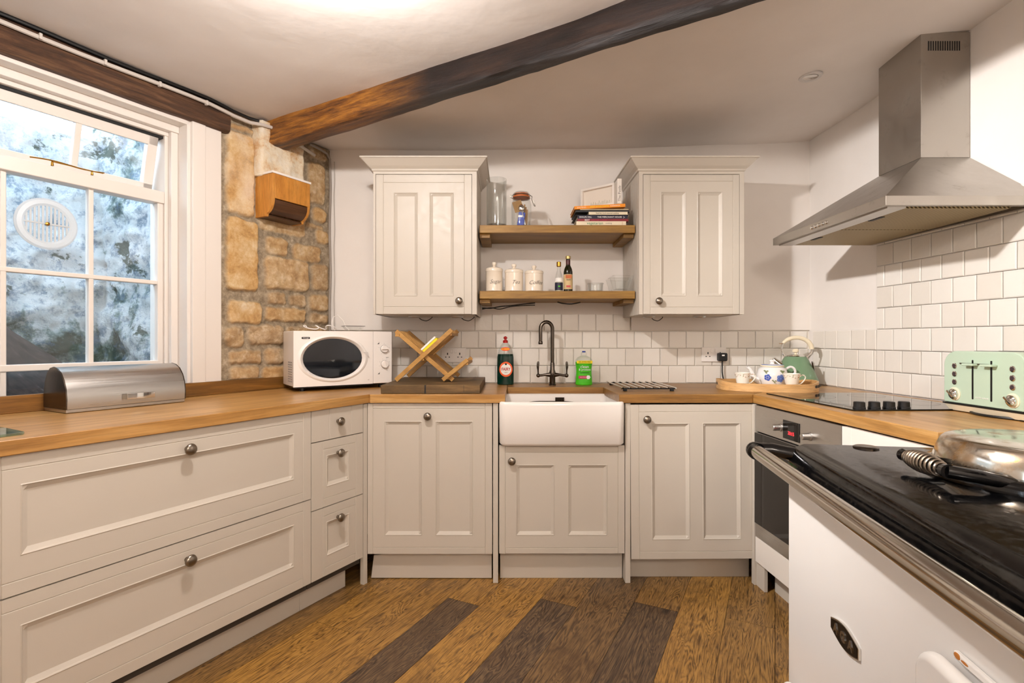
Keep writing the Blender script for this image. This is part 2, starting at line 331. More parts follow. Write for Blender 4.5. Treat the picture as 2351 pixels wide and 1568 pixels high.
# ---------------------------------------------------------------- ceiling
def zc(x, y):
    s = min(max((x - .2) / 1.5, 0), 1.3) ** 1.2
    return 2.272 + s * (.045 + .06 * (3.1 - y)) + .010 * noise.noise(Vector((x * 1.7, y * 1.7, 0))) * 1.0 + .012 * max(0, noise.noise(Vector((x * 3, 4, 0)))) * max(0, 1 - (3.1 - y) / .25)
mb = MB(); nx, ny = 90, 72; xs = [-3.9 + 6.4 * i / nx for i in range(nx + 1)]; ys = [-1.4 + 4.56 * j / ny for j in range(ny + 1)]
mb.add([(x, y, zc(x, y)) for y in ys for x in xs], [(j * (nx + 1) + i, j * (nx + 1) + i + 1, (j + 1) * (nx + 1) + i + 1, (j + 1) * (nx + 1) + i) for j in range(ny) for i in range(nx) if -(xs[i] + .035 - LEFT[0]) * math.sin(LEFT[2]) + (ys[j] + .03 - LEFT[1]) * math.cos(LEFT[2]) < .74])
struct('ceiling', mb, M_CEIL, ang=180)
struct('trim_roof_slab', MB().prism([(-1.11, 3.41), (2.7, 3.41), (2.7, -1.6), (-3.9, -1.6), (-3.49, -.88)], 2.5, 2.6), M_CABD)
# ---------------------------------------------------------------- walls
bk = struct('wall_back', B(-1.3, 2.0, YW, YW + .15, -.02, 2.45), M_GROUT)
mb = MB(); YP = YW - .012            # plaster skin, stands a little proud of the tiles
nxp = 60
def plast(x0, x1, z0, z1):
    nx, nz = max(2, int((x1 - x0) / .04)), max(2, int((z1 - z0) / .04))
    vs = []; 
    for j in range(nz + 1):
        for i in range(nx + 1):
            x = x0 + (x1 - x0) * i / nx; z = z0 + (z1 - z0) * j / nz
            vs.append((x, YP + .004 * noise.noise(Vector((x * 4, 0, z * 4))), z))
    fs = [(j * (nx + 1) + i, j * (nx + 1) + i + 1, (j + 1) * (nx + 1) + i + 1, (j + 1) * (nx + 1) + i) for j in range(nz) for i in range(nx)]
    mb.add(vs, fs); mb.box(x0, x1, YP + .004, YW, z0, z0 + .02)
plast(-1.2, -.207, 1.21, 2.42); plast(-.207, .718, 1.303, 2.42); plast(.718, 1.95, 1.21, 2.42)
mb.build('plaster', M_WALL, bk, ang=180)
def tile_mesh(cells):                 # cells: x0,x1,z0,z1 on the plane y=0 facing -y; pillowed tiles
    mb = MB(); tn = []
    for (x0, x1, z0, z1) in cells:
        b = .004; gp = .0013; t = .006; jx = random.uniform(-.0006, .0006)
        o = [(x0 + gp, z0 + gp), (x1 - gp, z0 + gp), (x1 - gp, z1 - gp), (x0 + gp, z1 - gp)]
        q = [(x0 + gp + b, z0 + gp + b), (x1 - gp - b, z0 + gp + b), (x1 - gp - b, z1 - gp - b), (x0 + gp + b, z1 - gp - b)]
        dy = [random.uniform(-.001, .001) for _ in range(4)]
        mb.add([(x, 0, z) for x, z in o] + [(x, -t * .6, z) for x, z in o] + [(x, -t + d, z) for (x, z), d in zip(q, dy)],
               [(0, 1, 5, 4), (1, 2, 6, 5), (2, 3, 7, 6), (3, 0, 4, 7), (4, 5, 9, 8), (5, 6, 10, 9), (6, 7, 11, 10), (7, 4, 8, 11), (8, 9, 10, 11)])
        tn += [random.random()] * 12
    return mb, tn
P = .1025
def rows(x0, x1, nrow, z0=ZT + .002, stag=0, phase=0):
    out = []
    for r in range(nrow):
        x = x0 - ((r + stag) % 2) * P * .5 - phase
        while x < x1:
            a, b = max(x, x0), min(x + P, x1)
            if b - a > .012: out.append((a, b, z0 + r * P, z0 + (r + 1) * P))
            x += P
    return out
cells = rows(-.80, 1.768, 3)
cells += [(a, b, ZT + .002 + 3 * P, ZT + .002 + 4 * P) for a, b in [(-.207 + P * i, min(-.207 + P * (i + 1), .716)) for i in range(9)]]
mb, tn = tile_mesh(cells); o = mb.build('tiles', M_TILE, bk, ang=20); o.location = (0, YW - .002, 0)
o.data.attributes.new('tone', 'FLOAT', 'POINT').data.foreach_set('value', tn)
rt = struct('wall_right', B(-.75, 4.2, 0, .15, -.02, 2.5), M_WALL, fr=WR)
cells = rows(-.48, 0.0, 3) + rows(0.0, 1.35, 8)
mb, tn = tile_mesh(cells); o = mb.build('tiles', M_TILE, rt, ang=20); o.location = (0, -.003, 0)
o.data.attributes.new('tone', 'FLOAT', 'POINT').data.foreach_set('value', tn)
struct('wall_front', B(-3.9, 2.4, -1.35, -1.2, -.02, 2.5), M_WALL)
YL = .638
mb = MB(); mb.box(-4.3, -1.72, YL, YL + .2, -.02, 2.5); mb.box(-.461, .42, YL + .012, YL + .2, -.02, 2.5); mb.box(-1.72, -.461, YL, YL + .2, 2.145, 2.5); mb.box(-1.72, -.461, YL, YL + .2, -.02, .90)
lw = struct('wall_left', mb, M_WALL, fr=LEFT)
# stonework: a height field of individual stones bedded in mortar
def S(px0, px1, py0, py1, tone=0, lime=0, h=1.0):
    x0, z1 = hit(px0, py0, LEFT, YL); x1, z0 = hit(px1, py1, LEFT, YL); xm, zt = hit((px0 + px1) / 2, py0, LEFT, YL); zb = hit((px0 + px1) / 2, py1, LEFT, YL)[1]
    return (x0, x1, zb, zt, tone, lime, h)
ST = [S(516, 582, 305, 495, 0, .45, 1.2), S(514, 590, 502, 668, 0, 0, 1.3), S(704, 745, 375, 470, .6, 0), S(714, 747, 478, 512, .2, 0), S(606, 660, 545, 588, .5, 0), S(668, 735, 562, 602, .5, 0), S(604, 706, 592, 668, .5, .1, 1.2),
      S(712, 752, 606, 668, .8, 0), S(722, 752, 528, 562, .3, 0), S(610, 655, 672, 699, .8, 0), S(662, 702, 676, 704, .9, 0), S(708, 752, 676, 716, .6, 0), S(518, 600, 690, 744, .1, .1), S(606, 700, 706, 740, .4, 0), S(708, 752, 720, 745, .8, 0),
      S(514, 560, 750, 798, .8, 0), S(565, 650, 746, 792, .9, .1, 1.2), S(654, 750, 750, 790, .8, 0), S(522, 600, 803, 836, .7, .1, 1.1), S(606, 690, 798, 834, .7, .2), S(695, 752, 796, 850, .6, 0), S(522, 592, 841, 872, .6, .1), S(598, 690, 839, 872, .3, 0), S(518, 600, 876, 905, .5, 0), S(606, 700, 876, 905, .5, 0),
      S(520, 578, 288, 301, .3, .1), S(700, 740, 515, 526, .6, 0), S(706, 748, 335, 368, .9, 0, .8), S(590, 700, 425, 538, .6, 0, .3)]
mb = MB(); x0, x1, z0, z1 = -.325, .42, .88, 2.27; nx, nz = 150, 275; sa = []; ta = []; la = []
for j in range(nz + 1):
    for i in range(nx + 1):
        x = x0 + (x1 - x0) * i / nx; z = z0 + (z1 - z0) * j / nz
        wx = x + .008 * noise.noise(Vector((x * 18, z * 18, 1))) + .004 * noise.noise(Vector((x * 50, z * 50, 3))); wz = z + .008 * noise.noise(Vector((x * 18, z * 18, 9))) + .004 * noise.noise(Vector((x * 50, z * 50, 5)))
        best = 0; tn_ = .5; lm = 0
        for (a, b, c0, d, tt, ll, hh) in ST:
            r = min(.03, (b - a) / 3, (d - c0) / 3); ex, ez = min(wx - a, b - wx), min(wz - c0, d - wz)
            if ex < -.01 or ez < -.01: continue
            dd = r - math.hypot(max(r - ex, 0), max(r - ez, 0)) if (ex < r or ez < r) else r
            if dd > 0:
                hv = min(1, dd / .012) ** .6
                if hv > best: best = hv; tn_ = tt; lm = ll; hcur = hh
        rr = noise.fractal(Vector((x * 14, z * 14, 0)), 1.0, 2.1, 5) * (.4 + .9 * tn_)
        y = YL - (.016 * best * (hcur if best else 1)) + .009 * rr - .003
        sa.append(best); ta.append(tn_); la.append(max(0, min(1, lm * 1.3 * (.6 + noise.noise(Vector((x * 9, z * 9, 7))) * 1.2))) if lm else 0)
        mb.v.append((x, y, z))
mb.f = [(j * (nx + 1) + i, j * (nx + 1) + i + 1, (j + 1) * (nx + 1) + i + 1, (j + 1) * (nx + 1) + i) for j in range(nz) for i in range(nx)]
so = mb.build('stonework', M_STONE, lw, ang=180)
for nm, arr in (('stone', sa), ('tone', ta), ('lime', la)): so.data.attributes.new(nm, 'FLOAT', 'POINT').data.foreach_set('value', arr)
# limewashed pier block above the pine box
xa, za = hit(584, 400, LEFT, YL - .06); xb, zb = -.10, 1.99
mb = MB(); nx, nz = 40, 40; la = []
for j in range(nz + 1):
    for i in range(nx + 1):
        u = i / nx; x = -.155 + .272 * u; z = 1.985 + .05 * abs(u - .35) * 0 + .275 * j / nz; e = min(u, 1 - u)
        mb.v.append((x + .006 * noise.noise(Vector((0, z * 9, i // 38))), YL - .07 * min(1, e / .05) ** .5 + .008 * noise.fractal(Vector((x * 12, z * 12, 4)), 1, 2, 4), z))
mb.f = [(j * (nx + 1) + i, j * (nx + 1) + i + 1, (j + 1) * (nx + 1) + i + 1, (j + 1) * (nx + 1) + i) for j in range(nz) for i in range(nx)]
mb.box(-.15, .112, YL - .06, YL, 1.983, 1.99)
po = mb.build('corbel_block', M_STONE, lw, ang=180); N_ = len(po.data.vertices)
for nm, vv in (('stone', 1), ('tone', .3), ('lime', .95)): po.data.attributes.new(nm, 'FLOAT', 'POINT').data.foreach_set('value', [vv] * N_)
# ---------------------------------------------------------------- window
wn = D.objects.new('window_1', None); COL.objects.link(wn); wn.location = (LEFT[0], LEFT[1], 0); wn.rotation_euler = (0, 0, LEFT[2]); wn['kind'] = 'structure'
mb = MB()
mb.box(-.461, -.321, YL - .012, YL + .012, ZT, 2.15); mb.box(-.461, -.40, YL - .018, YL - .01, ZT, 2.15)
mb.build('architrave', M_WOODTRIM, wn, bevel=.003)
mb = MB(); XL = -1.70
mb.box(-.475, -.455, YL + .0, .86, .88, 2.15); mb.box(-.505, -.475, .71, .86, .88, 2.15); mb.box(-.52, -.505, .735, .86, .88, 2.12)
mb.box(XL, -.475, .70, .86, 2.10, 2.15); mb.box(XL, -.505, .73, .86, 2.082, 2.10); mb.box(XL, -.461, YL, .70, 2.13, 2.15); mb.box(XL, -.475, .70, .90, .86, .90)
mb.box(XL, XL + .05, .70, .86, .9, 2.15)
B(-1.65, -.507, .748, .80, 2.0705, 2.0815).build('shadow_gap_strip', M_RUB, wn)  # black strip standing in for the dark open gap above the top light
mb.build('window_frame', M_WOODTRIM, wn, bevel=.003)
mb = MB(); bx = [-1.62, -1.3425, -1.0665, -.795, -.53]
mb.box(-.545, -.52, .745, .79, .9, 1.80); mb.box(-1.68, -.52, .735, .80, 1.772, 1.826); mb.box(-1.68, -.53, .75, .785, 1.403, 1.421); mb.box(-1.68, -.53, .745, .79, 1.035, 1.06); mb.box(-1.68, -.53, .745, .79, .88, .905)
for x in bx[1:4]: mb.box(x - .009, x + .009, .752, .785, .9, 1.78)
mb.build('sash', M_WOODTRIM, wn, bevel=.004)
mb = MB()
for i in range(3, -1, -1):
    for (a, b) in ((.9, 1.04), (1.055, 1.405), (1.42, 1.775)): mb.box(bx[i], bx[i + 1], .768, .771, a, b)
mb.build('glass', M_PANE, wn, smooth=False)
# top-hung light, pushed open at the foot
tl = D.objects.new('top_light', None); COL.objects.link(tl); tl.parent = wn; tl.location = (0, .755, 2.07); tl.rotation_euler = (R(14), 0, 0)
mb = MB(); zb_ = -.245
mb.box(-1.66, -.535, 0, .035, -.04, 0); mb.box(-1.66, -.535, 0, .035, zb_, zb_ + .035); mb.box(-.575, -.535, 0, .035, zb_, 0); mb.box(-1.66, -1.62, 0, .035, zb_, 0)
for x in (-.83, -1.11, -1.38): mb.box(x - .011, x + .011, .003, .032, zb_, 0)
mb.build('top_sash', M_WOODTRIM, tl, bevel=.003); B(-1.64, -.555, .016, .019, zb_ + .02, -.02).build('top_glass', M_PANED, tl, smooth=False)
mb = MB(); pts = [(-1.0 + .02 * i, .728 - .002 * math.sin(i * .6), 1.838 + (.004 * math.sin(i * .5)) + .0006 * i) for i in range(13)]
mb.tube(pts, [.003] * 9 + [.0025, .0025, .0035, .002], 8); mb.lathe([(.005, 0), (.003, .02), (.005, .022)], (-.93, .735, 1.826)); mb.lathe([(.005, 0), (.003, .016), (.004, .018)], (-.80, .735, 1.826)); mb.tube([(-.93, .735, 1.842), (-.75, .76, 1.85)], .0022, 6)
mb.build('casement_stay', M_BRASS, wn)
# round ventilator in the pane
vt = thing('window_ventilator', 'round white louvred ventilator set into the upper left window pane', 'ventilator', wl(LEFT, -.937, .765, 1.602), LEFT[2])
mb = MB(); mb.lathe([(.070, 0), (.070, .006), (.078, .011), (.092, .010), (.099, .004), (.099, 0)], ax='-y', n=40, cap=False); mb.build('rim', M_VENT, vt)
mb = MB()
for i in range(-5, 6):
    x = i * .0125; h = math.sqrt(.071 ** 2 - x * x); mb.box(x - .0034, x + .0034, -.006, -.002, -h, h)
mb.box(-.071, .071, -.008, -.005, -.003, .003); mb.build('louvres', M_VENT, vt, smooth=False); MB().lathe([(.007, 0), (.007, .012), (.003, .014)], ax='-y', n=12).build('screw', M_BRASS, vt)
# ---------------------------------------------------------------- outside the window
def rocky(name, P0, U, V, nu, nv, Nn, amp, m, seed=0, top=None):
    mb = MB(); P0, U, V, Nn = map(Vector, (P0, U, V, Nn))
    for j in range(nv + 1):
        for i in range(nu + 1):
            p = P0 + U * (i / nu) + V * (j / nv)
            d = noise.fractal(p * 2.4 + Vector((seed, 0, 0)), 1, 2, 6) + .5 * noise.fractal(p * 9, 1, 2, 4)
            mb.v.append(p + Nn * amp * d)
    mb.f = [(j * (nu + 1) + i, j * (nu + 1) + i + 1, (j + 1) * (nu + 1) + i + 1, (j + 1) * (nu + 1) + i) for j in range(nv) for i in range(nu)]
    return struct(name, mb, m, fr=LEFT, ang=180)
rocky('wall_outside', (-2.6, 1.36, 0), (2.3, 0, 0), (0, .12, 2.2), 150, 150, (0, -1, 0), .045, M_OUT)
rocky('wall_outside_return', (-.40, .90, 0), (-.10, .62, 0), (.02, 0, 2.32), 60, 150, (-1, 0, 0), .05, M_OUT, 3)
mb = MB(); nu = 50
for j in range(21):
    for i in range(nu + 1):
        x = -2.6 + 2.3 * i / nu; y = .87 + .6 * j / 20; z = (.22 + min(1.12, 1.12 * max(0, -x))) * min(1, max(0, (y - .87) / .36)) ** .5 + .03 * noise.fractal(Vector((x * 5, y * 5, 0)), 1, 2, 4); mb.v.append((x, y, z))
mb.f = [(j * (nu + 1) + i, j * (nu + 1) + i + 1, (j + 1) * (nu + 1) + i + 1, (j + 1) * (nu + 1) + i) for j in range(20) for i in range(nu)]
struct('ground_outside', mb, M_SOIL, fr=LEFT, ang=180)
# ---------------------------------------------------------------- beams
def beam(name, L0, L1, prof, m, loc, rz, label, cat, wornf, n=90, amp=.006):
    mb = MB(); k = len(prof(0)); wa = []
    for i in range(n + 1):
        u = i / n; x = L0 + (L1 - L0) * u
        for q, (y, z) in enumerate(prof(u)):
            d = amp * noise.fractal(Vector((x * 5, q * .7, 1)), 1, 2, 5); mb.v.append((x, y + d, z + .8 * amp * noise.fractal(Vector((x * 4, q * .9, 8)), 1, 2, 5))); wa.append(wornf(u, q))
    mb.f = [(i * k + q, i * k + (q + 1) % k, (i + 1) * k + (q + 1) % k, (i + 1) * k + q) for i in range(n) for q in range(k)] + [tuple(range(k)), tuple(range(n * k, n * k + k))]
    o = mb.build(name, m, ang=50); o.location = loc; o.rotation_euler = (0, 0, rz); o.data.attributes.new('worn', 'FLOAT', 'POINT').data.foreach_set('value', wa); tag(o, label, cat); return o
ba = math.atan(-.57487594)
def bprof(u):
    zb = 2.150 + .04 * min(1, u * 1.6); w = .105 - .035 * min(1, u * 1.3) + .02 * max(0, u - .7)
    return [(0, 2.31)] + [(-.002 + .004 * math.sin(t * 3), 2.31 - (2.31 - zb - .01) * t) for t in (.2, .4, .6, .8, 1)] + [(.012, zb)] + [(w * t, zb - .004 * math.sin(t * 3)) for t in (.25, .5, .75, 1)] + [(w + .015, zb + .02), (w + .02, 2.33)]
beam('ceiling_beam', -1.52, 1.9, bprof, M_BEAM, (0, 1.96319703, 0), ba, 'dark old oak beam running diagonally across the white ceiling', 'beam', lambda u, q: max(0, min(1, (.33 - u) / .12)) * (.95 if q < 7 else .5))
def lprof(u): return [(.60, 2.262), (.595, 2.23), (.593, 2.19), (.597, 2.155), (.612, 2.147), (.68, 2.147), (.70, 2.16), (.70, 2.262)]
beam('window_lintel', -2.6, -.295, lprof, M_LINTEL, (LEFT[0], LEFT[1], 0), LEFT[2], 'rough brown timber lintel above the window', 'beam', lambda u, q: 0, 90, .004)
# cables on the lintel and in the corner
def pl(pts): return [wl(LEFT, *p) for p in pts]
mb = MB(); pts = pl([(-2.5 + .1 * i, .588, 2.262 + .003 * math.sin(i)) for i in range(22)] + [(-.28, .60, 2.258), (-.20, .60, 2.255), (-.155, .58, 2.25)])
mb.tube(pts, .008, 8); o = mb.build('black_cable', M_BLKP); tag(o, 'black cable clipped in the angle of ceiling and window lintel', 'cable')
mb = MB(); pts = pl([(-2.5 + .1 * i, .584, 2.237 + .004 * math.sin(i * .7)) for i in range(22)] + [(-.28, .59, 2.232), (-.20, .585, 2.228), (-.15, .565, 2.232), (-.08, .555, 2.235), (0, .557, 2.215), (.08, .557, 2.195), (.17, .557, 2.175)])
mb.tube(pts, .0085, 8)
o = mb.build('white_cable', M_TRUNK); tag(o, 'white cable sheath running under the black cable and down past the beam end', 'cable')
for i in range(5):
    o = B(-.005, .005, -.011, .006, -.011, .011).build('cable_clip', M_TRUNK, bevel=.002) if i == 0 else c0.copy()
    if i == 0: c0 = o
    else: COL.objects.link(o)
    o.location = wl(LEFT, -1.22 + .20 * i, .584, 2.237); o.rotation_euler = (0, 0, LEFT[2]); tag(o, 'small clip holding the white cable to the window lintel', 'clip', 'cable clips along the lintel')
mb = MB(); cx = wl(LEFT, .335, YL - .02)
pts = [wl(LEFT, .17, .60, 2.245), wl(LEFT, .24, .605, 2.243), wl(LEFT, .30, .61, 2.235), wl(LEFT, .325, .612, 2.21)] + [wl(LEFT, .327 + .004 * math.sin(k * 1.3), .612, 2.16 - .1 * k) for k in range(12)]
mb.tube(pts, .007, 8); o = mb.build('corner_cable', M_GREY); tag(o, 'grey cable dropping down the corner of the stone wall to behind the microwave', 'cable')
mb = MB(); pts = [wl(LEFT, .349 + .003 * math.sin(k * 2.1), .600, 2.2 - .1 * k) for k in range(13)]
mb.tube(pts, .0035, 6); o = mb.build('corner_cable', M_TRUNK); tag(o, 'thin white cable beside the grey one in the wall corner', 'cable')
# pine box with cove under the pier
bxo = thing('boxed_bracket', 'small varnished pine boxing with dark coved foot fixed to the stone wall', 'wall box', (LEFT[0], LEFT[1], 0), LEFT[2])
xl, xr = -.137, .090; yf = .50
side = [(YL, 1.985), (yf, 1.985), (yf, 1.86)] + arc(yf - .012, 1.80, .05, 75, -10, 8)[::1][1:] * 0 + [(yf + .004, 1.835), (yf + .014, 1.813), (yf + .030, 1.797), (yf + .048, 1.787), (yf + .052, 1.775), (YL, 1.775)]
MB().prism(side, xl, xl + .014, 'x').build('side_cheek', M_PINE, bxo, bevel=.001)
MB().prism(side, xr - .014, xr, 'x').build('side_cheek', M_PINE, bxo, bevel=.001)
B(xl + .014, xr - .014, yf, yf + .014, 1.862, 1.985).build('front_board', M_PINE, bxo, bevel=.001)
cv = [(yf + .004, 1.858), (yf + .006, 1.835), (yf + .016, 1.815), (yf + .032, 1.800), (yf + .05, 1.79), (yf + .06, 1.80), (yf + .02, 1.858)]
MB().prism(cv, xl + .014, xr - .014, 'x').build('cove', M_PINED, bxo)
B(xl + .014, xr - .014, yf + .05, YL, 1.776, 1.784).build('underside', M_PINED, bxo)
MB().prism([(xl - .004, YL), (xl - .004, yf - .004), (xr + .004, yf - .004), (xr + .004, YL)], 1.9855, 1.996).build('top_cap', M_WALL, bxo)
# ---------------------------------------------------------------- cabinets
def relief(w, h, gx=(), gz=(), panels=(), t=.02):
    """front face of a door: fine V grooves and moulded recessed panels; front at y=0 facing -y"""
    xs = {0, w}; zs = {0, h}
    for q in gx: xs |= {q - .0018, q, q + .0018}
    for q in gz: zs |= {q - .0018, q, q + .0018}
    for (a, b, c, d) in panels:
        for o_ in (-.005, -.0025, 0, .0015, .013, .016): xs |= {a + o_, b - o_}; zs |= {c + o_, d - o_}
    xs, zs = sorted(xs), sorted(zs); mb = MB()
    def dep(x, z):
        r = 0
        for (a, b, c, d) in panels:
            e = min(x - a, b - x, z - c, d - z)
            if e >= -.005 - 1e-9:
                if e < 0: r = -.0016 * (1 - abs(e + .0025) / .0025)
                elif e < .0015: r = .0025 * e / .0015
                elif e < .013: r = .0025 + .0065 * (e - .0015) / .0115
                elif e < .016: r = .009
                else: r = .009
                return r
        for q in gx:
            if abs(x - q) < 1e-6: r = .0022
        for q in gz:
            if abs(z - q) < 1e-6 and (not gx or gx[0] <= x <= gx[-1]): r = .0022
        return r
    nx, nz = len(xs), len(zs)
    vs = [(x, dep(x, z), z) for z in zs for x in xs]
    fs = [(j * nx + i, j * nx + i + 1, (j + 1) * nx + i + 1, (j + 1) * nx + i) for j in range(nz - 1) for i in range(nx - 1)]
    n = len(vs); ring = [(i, 0) for i in range(nx)] + [(nx - 1, j) for j in range(1, nz)] + [(i, nz - 1) for i in range(nx - 2, -1, -1)] + [(0, j) for j in range(nz - 2, 0, -1)]
    vs += [(xs[i], t, zs[j]) for i, j in ring]; m = len(ring)
    fs += [(ring[k][1] * nx + ring[k][0], ring[(k + 1) % m][1] * nx + ring[(k + 1) % m][0], n + (k + 1) % m, n + k) for k in range(m)] + [tuple(n + k for k in range(m))]
    mb.add(vs, fs); return mb
def knob(parent, x, z, y=0, s=1):
    mb = MB(); mb.lathe([(.0085 * s, 0), (.007 * s, .008), (.0075 * s, .013), (.0165 * s, .018), (.0190 * s, .0225), (.0175 * s, .028), (.011 * s, .0315), (.002, .033)], (0, 0, 0), '-y', 24)
    o = mb.build('knob', M_PEWTER, parent, ang=50); o.location = (x, y, z); return o
def door(name, parent, x0, x1, z0, z1, gx, gz, panels, y=-.02, t=.02, m=None):
    o = relief(x1 - x0, z1 - z0, [q - x0 for q in gx], [q - z0 for q in gz], [(a - x0, b - x0, c - z0, d - z0) for a, b, c, d in panels], t).build(name, m or M_CAB, parent, smooth=False)
    o.location = (x0, y, z0); return o
def bp(px, py, yl=-.02): return hit(px, py, BACKF, yl)
def X_(px, k=484): return (px - CX) / k
def Z_(py, k=484): return H - (py - CY) / k
# -- dishwasher-width cabinet left of the sink
def carcass(parent, x0, x1, z0, z1, d=.56, y0=.003, m=M_CAB):
    mb = MB(); mb.box(x0, x0 + .016, y0, d, z0, z1); mb.box(x1 - .016, x1, y0, d, z0, z1); mb.box(x0, x1, y0, d, z0, z0 + .016); mb.box(x0, x1, d - .016, d, z0, z1); mb.box(x0, x1, y0, .1, z1 - .016, z1)
    return mb.build('carcass', m, parent, smooth=False)
Y0 = 2.499
u = thing('base_cabinet', 'cream two-panel base cabinet left of the sink, above a leaning plinth', 'cabinet', (0, Y0, 0))
carcass(u, -.668, -.095, .139, .850)
d = door('door', u, X_(844), X_(1130), Z_(1271.5), .851, (X_(856), X_(1114)), (Z_(1257), Z_(938)), [(X_(885), X_(967), Z_(1227), Z_(969)), (X_(1002), X_(1084), Z_(1227), Z_(969))])
knob(d, X_(983) - X_(844), Z_(955) - Z_(1271.5))
mb = MB(); mb.prism([(-.668, .004), (-.086, .003), (-.086, .1375), (-.36, .1365), (-.60, .122), (-.655, .114), (-.662, .06)], .022, .040, 'y'); mb.build('plinth', M_CAB, u, bevel=.0015)
B(X_(1132), X_(1143.5), -.022, .56, 0, .852).build('end_panel', M_CAB, u, bevel=.001)
# -- sink cabinet
u = thing('sink_cabinet', 'cream two-panel cabinet directly under the white butler sink', 'cabinet', (0, Y0, 0))
carcass(u, -.046, .538, .139, .648)
d = door('door', u, X_(1146), X_(1434), Z_(1270.5), Z_(1022.5), (X_(1160), X_(1419)), (Z_(1258), Z_(1039)), [(X_(1187), X_(1271), Z_(1227), Z_(1069)), (X_(1306), X_(1392), Z_(1227), Z_(1069))])
knob(d, X_(1175) - X_(1146), Z_(1057) - Z_(1270.5))
B(-.046, .545, .030, .048, 0, .142).build('plinth', M_CAB, u, bevel=.0015)
B(X_(1435.5), X_(1447), -.022, .56, 0, .852).build('end_panel', M_CAB, u, bevel=.001)
# -- cabinet right of the sink
u = thing('base_cabinet', 'cream two-panel base cabinet right of the sink, door chipped, knob in its top left corner', 'cabinet', (0, Y0, 0))
carcass(u, .580, 1.145, .126, .835)
d = door('door', u, X_(1449), X_(1743), Z_(1283), Z_(929), (X_(1468.5), X_(1727)), (Z_(1266), Z_(946)), [(X_(1499), X_(1582), Z_(1237), Z_(974)), (X_(1616), X_(1699), Z_(1237), Z_(974))], y=-.024)
d.rotation_euler = (0, R(-.35), 0)
knob(d, X_(1485) - X_(1449), Z_(962) - Z_(1283))
B(.58, 1.165, .045, .062, 0, .125).build('plinth', M_CAB, u, bevel=.0015)
# -- corner posts
u = thing('corner_post', 'narrow cream filler post where the oven run meets the back run', 'filler post', wl(RIGHT, .008, -.012), RIGHT[2])
B(-.012, .014, -.004, .02, 0, .85).build('post', M_CAB, u, bevel=.001); B(.0145, .085, .006, .022, 0, .117).build('foot', M_CAB, u, bevel=.001)
u = thing('corner_post', 'narrow cream filler post between the small drawers and the back run', 'filler post', wl(LEFT, -.013, 0), LEFT[2])
B(-.012, .012, -.002, .02, 0, .85).build('post', M_CAB, u, bevel=.001)
# -- drawer units of the left run
def lrp(x0, x1, z0, z1): return (x0, x1, z0, z1)
u = thing('drawer_unit', 'narrow cream unit of three small drawers next to the corner', 'drawer unit', wl(LEFT, 0, .02), LEFT[2])
mb = MB(); mb.box(-.327, -.028, .003, .30, .10, .850); mb.box(-.327, -.028, .30, .52, .10, .850); mb.build('carcass', M_CABD, u, smooth=False)
for (a, b, kz) in ((.7195, .8515, .792), (.4315, .7155, .652), (.132, .4275, .367)):
    pn = [] if a > .7 else [(-.240, -.118, a + .088, b - .068)]
    dr = door('drawer', u, -.3235, -.0285, a, b, (-.226, -.10, ) if a > .7 else (-.262, -.072), () if a > .7 else (a + .035, b - .036), pn)
    knob(dr, .1425, kz - a)
B(-.330, -.075, .045, .06, 0, .140).build('plinth', M_CAB, u, bevel=.001)
u = thing('drawer_unit', 'wide cream unit of two deep pan drawers below the window worktop', 'drawer unit', wl(LEFT, 0, .02), LEFT[2])
B(-1.335, -.331, .003, .52, .10, .850).build('carcass', M_CABD, u, smooth=False)
for (a, b, kz) in ((.4855, .8515, .788), (.132, .4815, .418)):
    dr = door('drawer', u, -1.335, -.3275, a, b, (-1.255, -.405) if 0 else (-1.300, -.365), (a + .036, b - .036), [(-1.258, -.414, a + .104, b - .083)])
    knob(dr, -.834 + 1.335, kz - a, s=1.05)
B(-1.40, -.331, .045, .06, 0, .140).build('plinth', M_CAB, u, bevel=.001)
# ---------------------------------------------------------------- worktops
def top(name, poly, m, label, frm=(0, 0, 0), z0=ZT - .041, z1=ZT, bev=.003):
    o = MB().prism(poly, z0, z1).build(name, m, bevel=bev); o.location = (frm[0], frm[1], 0); o.rotation_euler = (0, 0, frm[2]); return tag(o, label, 'worktop')
top('worktop', [(-1.9, -.015), (.006, -.015), (.345, .560), (.330, .636), (-1.9, .636)], M_OAK, 'long pale oak worktop under the window, angled towards the camera', LEFT)
c0_ = wl(LEFT, .008, -.015); c1_ = wl(LEFT, .347, .560)
top('worktop', [(c0_[0], 2.464), (-.021, 2.464), (-.014, 2.83), (-.014, 3.092), (-1.04, 3.092), (c1_[0], c1_[1])], M_OAK, 'short oak worktop section left of the sink, under the chopping board')
rj = wl(RIGHT, -.010, -.015)
mb = MB().prism([(-.012, 3.092), (-.012, 2.835), (.508, 2.835), (.517, 2.466), (rj[0] - .002, 2.466), (1.770, 3.092)], ZT - .041, ZT); o = mb.build('worktop', M_OAKD, bevel=.003); tag(o, 'weathered oak worktop behind and right of the sink, with black stains at the tap', 'worktop')
B(-2.45, -.06 + .75, 0, 0, 0, 0) if 0 else None
pe = [wl(RIGHT, -.008, -.015), wl(RIGHT, 1.022, -.015), (1.86, 1.40), (1.868, 1.45), (1.79, 2.66), (1.776, 3.085)]
pe = [(x, y) for x, y, *_ in pe]
rx_ = RIGHT[2]
loc = [((x - RIGHT[0]) * math.cos(rx_) + (y - RIGHT[1]) * math.sin(rx_), -(x - RIGHT[0]) * math.sin(rx_) + (y - RIGHT[1]) * math.cos(rx_)) for x, y in pe]
top('worktop', loc, M_OAK, 'golden oak worktop of the right-hand run holding the hob and toaster', RIGHT)
